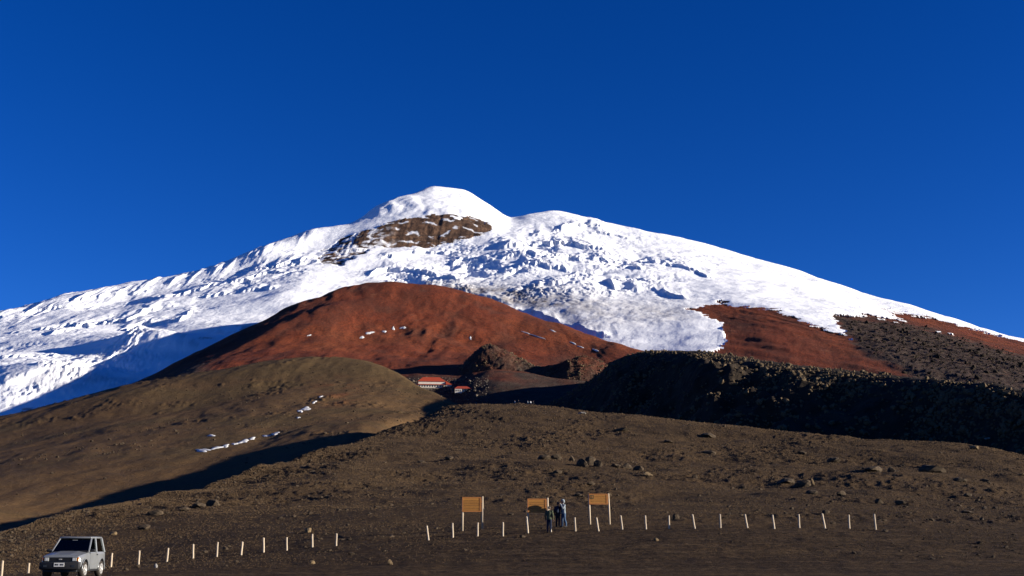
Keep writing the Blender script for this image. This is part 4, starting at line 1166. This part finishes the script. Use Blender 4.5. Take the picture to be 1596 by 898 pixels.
def rock_mesh(seed, mat, sub=2):
    r = random.Random(seed); bm = bmesh.new()
    bmesh.ops.create_icosphere(bm, subdivisions=sub, radius=1.0)
    planes = [(Vector((r.gauss(0, 1), r.gauss(0, 1), r.gauss(0, 1))).normalized(), r.uniform(0.45, 0.85)) for _ in range(11)]
    for v in bm.verts:
        d = v.co.normalized(); k = 1.0
        for n_, h_ in planes:
            t = d.dot(n_)
            if t > 1e-3: k = min(k, h_ / t)
        v.co = d * (k * r.uniform(0.96, 1.04))
    me = bm_mesh(bm); me.materials.append(mat)
    return me
ROCKS = {k: [rock_mesh(i + 10 * j, mt) for i in range(5)] for j, (k, mt) in enumerate((('d', M_ROCKD), ('t', M_ROCKT), ('g', M_ROCKG)))}
rock_list = [  # px, base y, width px, height px, kind, sheet label
    (481, 830, 11, 8, 't', 'tan boulder behind the second-to-last post before the wide gap'),
    (487, 879, 11, 7, 't', 'tan stone on the car park below the left posts'),
    (608, 880, 9, 9, 't', 'tan stone on the car park left of the first signboard'),
    (243, 885, 7, 7, 'g', 'small grey stone block on the car park near the car'),
    (1023, 843, 8, 6, 't', 'small tan stone on the car park right of the people'),
    (176, 834, 11, 6, 't', 'tan stone on the slope above the car'),
    (1054, 809, 10, 9, 'd', 'dark stone just behind the right row of posts'),
    (1287, 801, 12, 6, 'd', 'dark stone behind the posts near the right end'),
    (333, 788, 22, 11, 'd', 'long dark rock on the left slope, right one of its cluster'),
    (312, 791, 20, 9, 'd', 'dark rock in the middle of the left slope cluster'),
    (288, 795, 18, 6, 'd', 'low dark rock at the left end of the left slope cluster'),
    (240, 803, 24, 8, 'd', 'low dark rock on the left slope above the car'),
    (225, 825, 20, 7, 'd', 'low dark rock between the left posts and the slope cluster'),
    (846, 716, 20, 8, 'd', 'dark flat rock on the middle slope, left of the big outcrop'),
    (866, 716, 16, 9, 'd', 'dark lumpy rock just left of the big outcrop'),
    (891, 719, 11, 9, 'd', 'dark pointed rock beside the big outcrop'),
    (908, 727, 17, 12, 'd', 'left block of the big dark outcrop on the slope'),
    (920, 725, 18, 13, 'd', 'tallest block of the big dark outcrop on the slope'),
    (933, 727, 14, 11, 'd', 'right block of the big dark outcrop on the slope'),
    (961, 729, 16, 8, 'd', 'dark rock right of the big outcrop, left of its row'),
    (977, 730, 18, 9, 'd', 'dark rock right of the big outcrop, middle of its row'),
    (994, 733, 16, 8, 'd', 'dark rock right of the big outcrop, right of its row'),
    (1009, 742, 16, 7, 't', 'brown flat rock below the outcrop row'),
    (868, 738, 14, 6, 'd', 'small dark rock below the big outcrop, to its left'),
    (920, 756, 12, 6, 'd', 'small dark rock above the third signboard'),
    (901, 773, 14, 5, 'd', 'flat dark rock between the people and the third signboard'),
    (949, 773, 9, 6, 'd', 'dark stone behind the right post of the third signboard'),
    (907, 645, 11, 4, 'g', 'pale stone on the crest right of the far walkers'),
    (970, 672, 26, 5, 'd', 'dark flat rock high on the slope below the crest'),
    (1043, 690, 18, 5, 'd', 'dark flat rock high on the slope, right of the middle'),
    (1106, 681, 28, 7, 'd', 'wide dark rock just below the crest'),
    (1103, 707, 22, 5, 'd', 'dark flat rock below the wide crest rock'),
    (1250, 708, 16, 5, 'd', 'dark flat rock on the upper right slope'),
    (1297, 720, 20, 8, 'd', 'dark rock on the right slope left of the pair'),
    (1360, 734, 30, 9, 'd', 'wide dark rock, left one of the pair on the right slope'),
    (1389, 736, 16, 9, 'd', 'dark rock, right one of the pair on the right slope'),
    (1454, 736, 38, 12, 'd', 'biggest dark mound of rock on the far right slope'),
    (1496, 751, 22, 6, 'd', 'dark flat rock below the biggest mound'),
    (1536, 751, 14, 5, 'd', 'small dark rock near the right edge of the slope'),
    (1592, 742, 12, 5, 't', 'brown rock cut by the right edge of the photo'),
    (1226, 753, 32, 9, 'd', 'long dark rock, left one of the right slope outcrop'),
    (1250, 757, 24, 9, 'd', 'dark rock in the middle of the right slope outcrop'),
    (1267, 757, 6, 13, 't', 'upright tan stone standing on the right slope outcrop'),
    (1264, 770, 18, 7, 'd', 'dark rock below the right slope outcrop'),
    (1310, 773, 15, 9, 'd', 'squat dark boulder right of the slope outcrop'),
    (1158, 761, 12, 5, 'd', 'small dark rock in the middle of the right slope'),
    (1370, 785, 11, 8, 'd', 'dark stone behind the last post of the right row'),
    (1403, 786, 18, 6, 'd', 'low dark rock right of the last post'),
    (1509, 774, 12, 6, 'd', 'small dark stone on the lower far right slope'),
    (1509, 800, 22, 5, 'd', 'flat dark rock low on the far right slope'),
    (1520, 700, 16, 5, 't', 'tan rock on the crest near the right edge'),
    (1082, 745, 9, 5, 'd', 'small dark stone on the slope above the right row of posts'),
    (700, 716, 14, 5, 'd', 'small dark rock on the middle slope above the first signboard'),
    (655, 722, 12, 5, 'd', 'small dark rock on the middle slope left of the first signboard'),
]
for i, (px, py, w_, h_, k, lab) in enumerate(rock_list):
    p = fg.at(px, py); mm = p.y / F
    o = bpy.data.objects.new('rock', ROCKS[k][i % 5]); COL.objects.link(o)
    o.location = p + Vector((0, 0, 0.22 * h_ * mm))
    o.scale = (w_ * mm * 0.62, w_ * mm * random.uniform(0.5, 0.7), h_ * mm * 0.82)
    o.rotation_euler = (random.uniform(-0.15, 0.15), random.uniform(-0.15, 0.15), random.uniform(-0.5, 0.5) + (math.pi if i % 2 else 0))
    tag(o, lab, 'rock', 'rocks on the ash slope')
p = ridge.at(1538, 684); mm = p.y / F
o = bpy.data.objects.new('rock', ROCKS['g'][1]); COL.objects.link(o); o.location = p; o.scale = (7 * mm, 5 * mm, 3 * mm)
tag(o, 'pale stone low on the shaded lava ridge at right', 'rock')

# ------------------------------------------------------------------ loose stones and blocks (beyond counting)
def stone_field(name, pts, scl, mat, label_kind='stuff'):
    me = bpy.data.meshes.new(name)
    me.vertices.add(len(pts)); me.vertices.foreach_set('co', np.asarray(pts, np.float32).reshape(-1))
    a = me.attributes.new('scl', 'FLOAT_VECTOR', 'POINT'); a.data.foreach_set('vector', np.asarray(scl, np.float32).reshape(-1))
    rot = np.stack([RNG.uniform(-0.4, 0.4, len(pts)), RNG.uniform(-0.4, 0.4, len(pts)), RNG.uniform(0, 6.28, len(pts))], -1)
    a = me.attributes.new('rot', 'FLOAT_VECTOR', 'POINT'); a.data.foreach_set('vector', rot.astype(np.float32).reshape(-1))
    o = bpy.data.objects.new(name, me); COL.objects.link(o); o['kind'] = 'stuff'
    ng = bpy.data.node_groups.new(name, 'GeometryNodeTree')
    ng.interface.new_socket('Geometry', in_out='INPUT', socket_type='NodeSocketGeometry')
    ng.interface.new_socket('Geometry', in_out='OUTPUT', socket_type='NodeSocketGeometry')
    N = ng.nodes; L = ng.links
    gi = N.new('NodeGroupInput'); go = N.new('NodeGroupOutput')
    ico = N.new('GeometryNodeMeshIcoSphere'); ico.inputs['Subdivisions'].default_value = 1; ico.inputs['Radius'].default_value = 1.0
    sp_ = N.new('GeometryNodeSetPosition')
    nt = N.new('ShaderNodeTexNoise'); nt.inputs['Scale'].default_value = 1.3
    vs = N.new('ShaderNodeVectorMath'); vs.operation = 'SUBTRACT'; vs.inputs[1].default_value = (0.5, 0.5, 0.5)
    vm = N.new('ShaderNodeVectorMath'); vm.operation = 'SCALE'; vm.inputs['Scale'].default_value = 1.6
    L.new(nt.outputs['Color'], vs.inputs[0]); L.new(vs.outputs[0], vm.inputs[0])
    L.new(ico.outputs['Mesh'], sp_.inputs['Geometry']); L.new(vm.outputs[0], sp_.inputs['Offset'])
    sm = N.new('GeometryNodeSetMaterial'); sm.inputs['Material'].default_value = mat
    L.new(sp_.outputs[0], sm.inputs['Geometry'])
    ip = N.new('GeometryNodeInstanceOnPoints')
    L.new(gi.outputs[0], ip.inputs['Points']); L.new(sm.outputs[0], ip.inputs['Instance'])
    n1 = N.new('GeometryNodeInputNamedAttribute'); n1.data_type = 'FLOAT_VECTOR'; n1.inputs['Name'].default_value = 'scl'
    n2 = N.new('GeometryNodeInputNamedAttribute'); n2.data_type = 'FLOAT_VECTOR'; n2.inputs['Name'].default_value = 'rot'
    e2r = N.new('FunctionNodeEulerToRotation')
    L.new(n1.outputs['Attribute'], ip.inputs['Scale']); L.new(n2.outputs['Attribute'], e2r.inputs[0]); L.new(e2r.outputs[0], ip.inputs['Rotation'])
    L.new(ip.outputs[0], go.inputs[0])
    md_ = o.modifiers.new('stones', 'NODES'); md_.node_group = ng
    me.materials.append(mat)
    return o

def scatter(sheet, n, r0, r1, weight, sizes, sink=0.25, flat=0.6):
    """random points over a sheet's rows r0..r1, kept where weight (0..1 array) allows"""
    ri = RNG.uniform(r0, r1 - 1.001, n); ci = RNG.uniform(0, sheet.D.shape[1] - 1.001, n)
    a, b = ri.astype(int), ci.astype(int); fa, fb = ri - a, ci - b
    keep = RNG.uniform(0, 1, n) < weight[a, b]
    a, b, fa, fb = a[keep], b[keep], fa[keep], fb[keep]
    def bl(A): return (A[a, b] * (1 - fa) * (1 - fb) + A[a + 1, b] * fa * (1 - fb) + A[a, b + 1] * (1 - fa) * fb + A[a + 1, b + 1] * fa * fb)
    P = np.stack([bl(sheet.X), bl(sheet.D), bl(sheet.Z)], -1)
    s = sizes(P[:, 1], len(P))
    S = np.stack([s * RNG.uniform(0.7, 1.3, len(s)), s * RNG.uniform(0.7, 1.3, len(s)), s * flat * RNG.uniform(0.7, 1.3, len(s))], -1)
    P[:, 2] += S[:, 2] * sink
    return P, S

NRf = fg.D.shape[0]
wt = np.clip(0.25 + 0.9 * fbm(fg.X / 18, fg.D / 26, 3, 201) + 0.5 * rough, 0.05, 1) * np.where(fg.D < 72, 0.35, 1.0)
P, S = scatter(fg, 50000, 30, NRf - 20, wt, lambda D, n: np.minimum(0.026 * np.exp(RNG.exponential(0.42, n)), 0.16) * (0.75 + D / 150))
stone_field('loose_stones', P, S, M_ROCKD)
wt2 = np.clip(0.55 + 0.9 * fbm(fg.X / 12, fg.D / 20, 3, 205), 0.15, 1) * np.where(fg.D < 70, 0.5, 1.0)
P, S = scatter(fg, 190000, 30, NRf - 18, wt2, lambda D, n: RNG.uniform(0.00022, 0.00052, n) * D, 0.5, 0.8)
stone_field('ash_clods', P, S, M_ASH2)
P, S = scatter(fg, 1600, 30, NRf - 20, wt, lambda D, n: RNG.uniform(0.025, 0.06, n) * (0.8 + D / 200))
stone_field('pale_pebbles', P, S, M_ROCKT)
wt = np.clip(1.6 * (fbm(hill.X / 55, hill.D / 80, 4, 211) - 0.05), 0, 1) * (hill.PY < 745) + 0.02
P, S = scatter(hill, 9000, 20, hill.D.shape[0] - 14, wt, lambda D, n: 0.22 * np.minimum(np.exp(RNG.exponential(0.4, n)), 4), 0.2, 0.7)
stone_field('hill_stones', P, S, M_ROCKD)
wt = np.clip(0.5 + 1.1 * fbm(ridge.X / 45, ridge.D / 60, 3, 221), 0.06, 1) * (0.05 + 0.95 * sstep(0.95, 0.6, rr))
P, S = scatter(ridge, 26000, 8, ridge.D.shape[0] - 38, wt, lambda D, n: 0.36 * np.minimum(np.exp(RNG.exponential(0.4, n)), 3.6), 0.4, 0.9)
stone_field('lava_blocks', P, S, M_BLOCK)
wt = np.clip(0.4 + 0.8 * fbm(knoll.X / 25, knoll.D / 30, 3, 231), 0.06, 1)
P, S = scatter(knoll, 4000, 6, knoll.D.shape[0] - 8, wt, lambda D, n: 0.38 * np.minimum(np.exp(RNG.exponential(0.35, n)), 3.0), 0.3, 0.9)
stone_field('knoll_blocks', P, S, M_BLOCK)
box_w = ((red.PX > 560) & (red.PX < 760) & (red.PY > 590) & (red.PY < 640)).astype(float)
P, S = scatter(red, 60000, 2, 80, box_w * 0.5, lambda D, n: 0.4 * np.minimum(np.exp(RNG.exponential(0.35, n)), 4), 0.3, 0.8)
stone_field('refuge_blocks', P, S, M_STONE)
wt = np.clip(dark_sd / 12, 0, 1) * 0.9 * land
P, S = scatter(vol, 22000, 20, vol.D.shape[0] - 30, wt, lambda D, n: 0.8 * np.minimum(np.exp(RNG.exponential(0.4, n)), 4), 0.3, 0.8)
stone_field('scree_blocks', P, S, M_LAVA)

# ------------------------------------------------------------------ old snow patches
M_PATCH = simple('old_snow', (0.66, 0.65, 0.63), 0.9, 0.1, noise=(0.5, 0.55))
def snow_patch(sheet, px, py, rx, ry, tilt, seed, label, group):
    r = np.random.default_rng(seed); n_ = 22
    ang = np.linspace(0, 2 * np.pi, n_, endpoint=False)
    rad = 1 + 0.28 * np.sin(ang * 2 + r.uniform(0, 6)) + 0.22 * np.sin(ang * 3 + r.uniform(0, 6)) + 0.15 * np.sin(ang * 5 + r.uniform(0, 6))
    vs = []; c0 = sheet.at(px, py)
    for f_, lift in ((1.0, -0.1), (0.8, 0.22), (0.4, 0.34)):
        for a_, ra in zip(ang, rad):
            dx, dy = rx * ra * f_ * math.cos(a_), ry * ra * f_ * math.sin(a_)
            q = sheet.at(px + dx, py + dy + dx * tilt)
            if abs(q.y - c0.y) > 60: q = Vector((q.x, c0.y, sheet.sample(q.x / c0.y, c0.y)))
            vs.append(q + Vector((0, 0, lift * c0.y / 700)))
    vs.append(c0 + Vector((0, 0, 0.36 * c0.y / 700)))
    fs = []
    for k in range(2):
        for j in range(n_):
            fs.append((k * n_ + j, k * n_ + (j + 1) % n_, (k + 1) * n_ + (j + 1) % n_, (k + 1) * n_ + j))
    for j in range(n_): fs.append((2 * n_ + j, 2 * n_ + (j + 1) % n_, 3 * n_))
    o = obj('snow_patch', mesh_from(vs, fs), M_PATCH, None, True)
    tag(o, label, 'snow patch', group)
hp_list = [(316, 702, 13, 2.2, 0.03), (338, 698, 9, 2.0, -0.1), (352, 695, 6, 2.0, -0.1), (366, 692, 5, 1.4, -0.1), (380, 688, 9, 2.4, -0.15), (393, 683.5, 6, 1.6, -0.2), (415, 679.5, 6, 1.2, -0.1), (429, 676, 7, 1.8, -0.15)]
for i, q in enumerate(hp_list):
    snow_patch(hill, *q, 300 + i, f'old snow patch on the brown hill, {ORD[i]} from left in the lower chain', 'lower chain of snow patches on the hill')
hp2 = [(329, 679, 6, 1.3, -0.1), (465, 651, 2.5, 1.2, 0), (468, 641, 4, 2.0, 0), (477, 637, 8, 2.6, -0.25), (490, 627, 3.5, 1.6, -0.3), (500, 618.5, 2.8, 1.0, -0.2)]
hl2 = ['lone thin old snow patch above the lower chain on the brown hill'] + [f'small old snow patch on the brown hill, {ORD[i]} from bottom of the steep chain' for i in range(5)]
for i, q in enumerate(hp2):
    snow_patch(hill, *q, 330 + i, hl2[i], 'snow patches higher on the hill')
rp_list = [(564, 526, 5, 2.2, -0.3), (576, 519, 8, 2.6, -0.1), (599, 517, 4, 2.2, -0.1), (613, 512, 3, 3.4, -0.3), (628, 511, 6, 2.2, -0.2), (733, 527, 2.5, 2.8, 0.2), (482, 523, 4, 1.0, -0.3),
           (820, 519, 7, 1.0, 0.35), (838, 525, 12, 1.0, 0.33), (862, 516, 7, 0.9, 0.4), (893, 535, 8, 1.1, 0.4), (905, 541, 6, 1.0, 0.3), (928, 546, 8, 1.3, 0.4)]
for i, q in enumerate(rp_list):
    q = (q[0], q[1], q[2] * 0.8, q[3] * 0.75, q[4])
    snow_patch(red, *q, 360 + i, f'small snow patch in the row on the red ash hill, {ORD[i]} from left' if i < 5 else 'tiny upright snow patch right of the row on the red hill' if i == 5 else f'thin snow streak on the red hill below the glacier, {ORD[max(i - 7, 0)]} from left' if i > 6 else 'lone small snow patch far left of the row on the red hill', 'snow patches on the red hill')
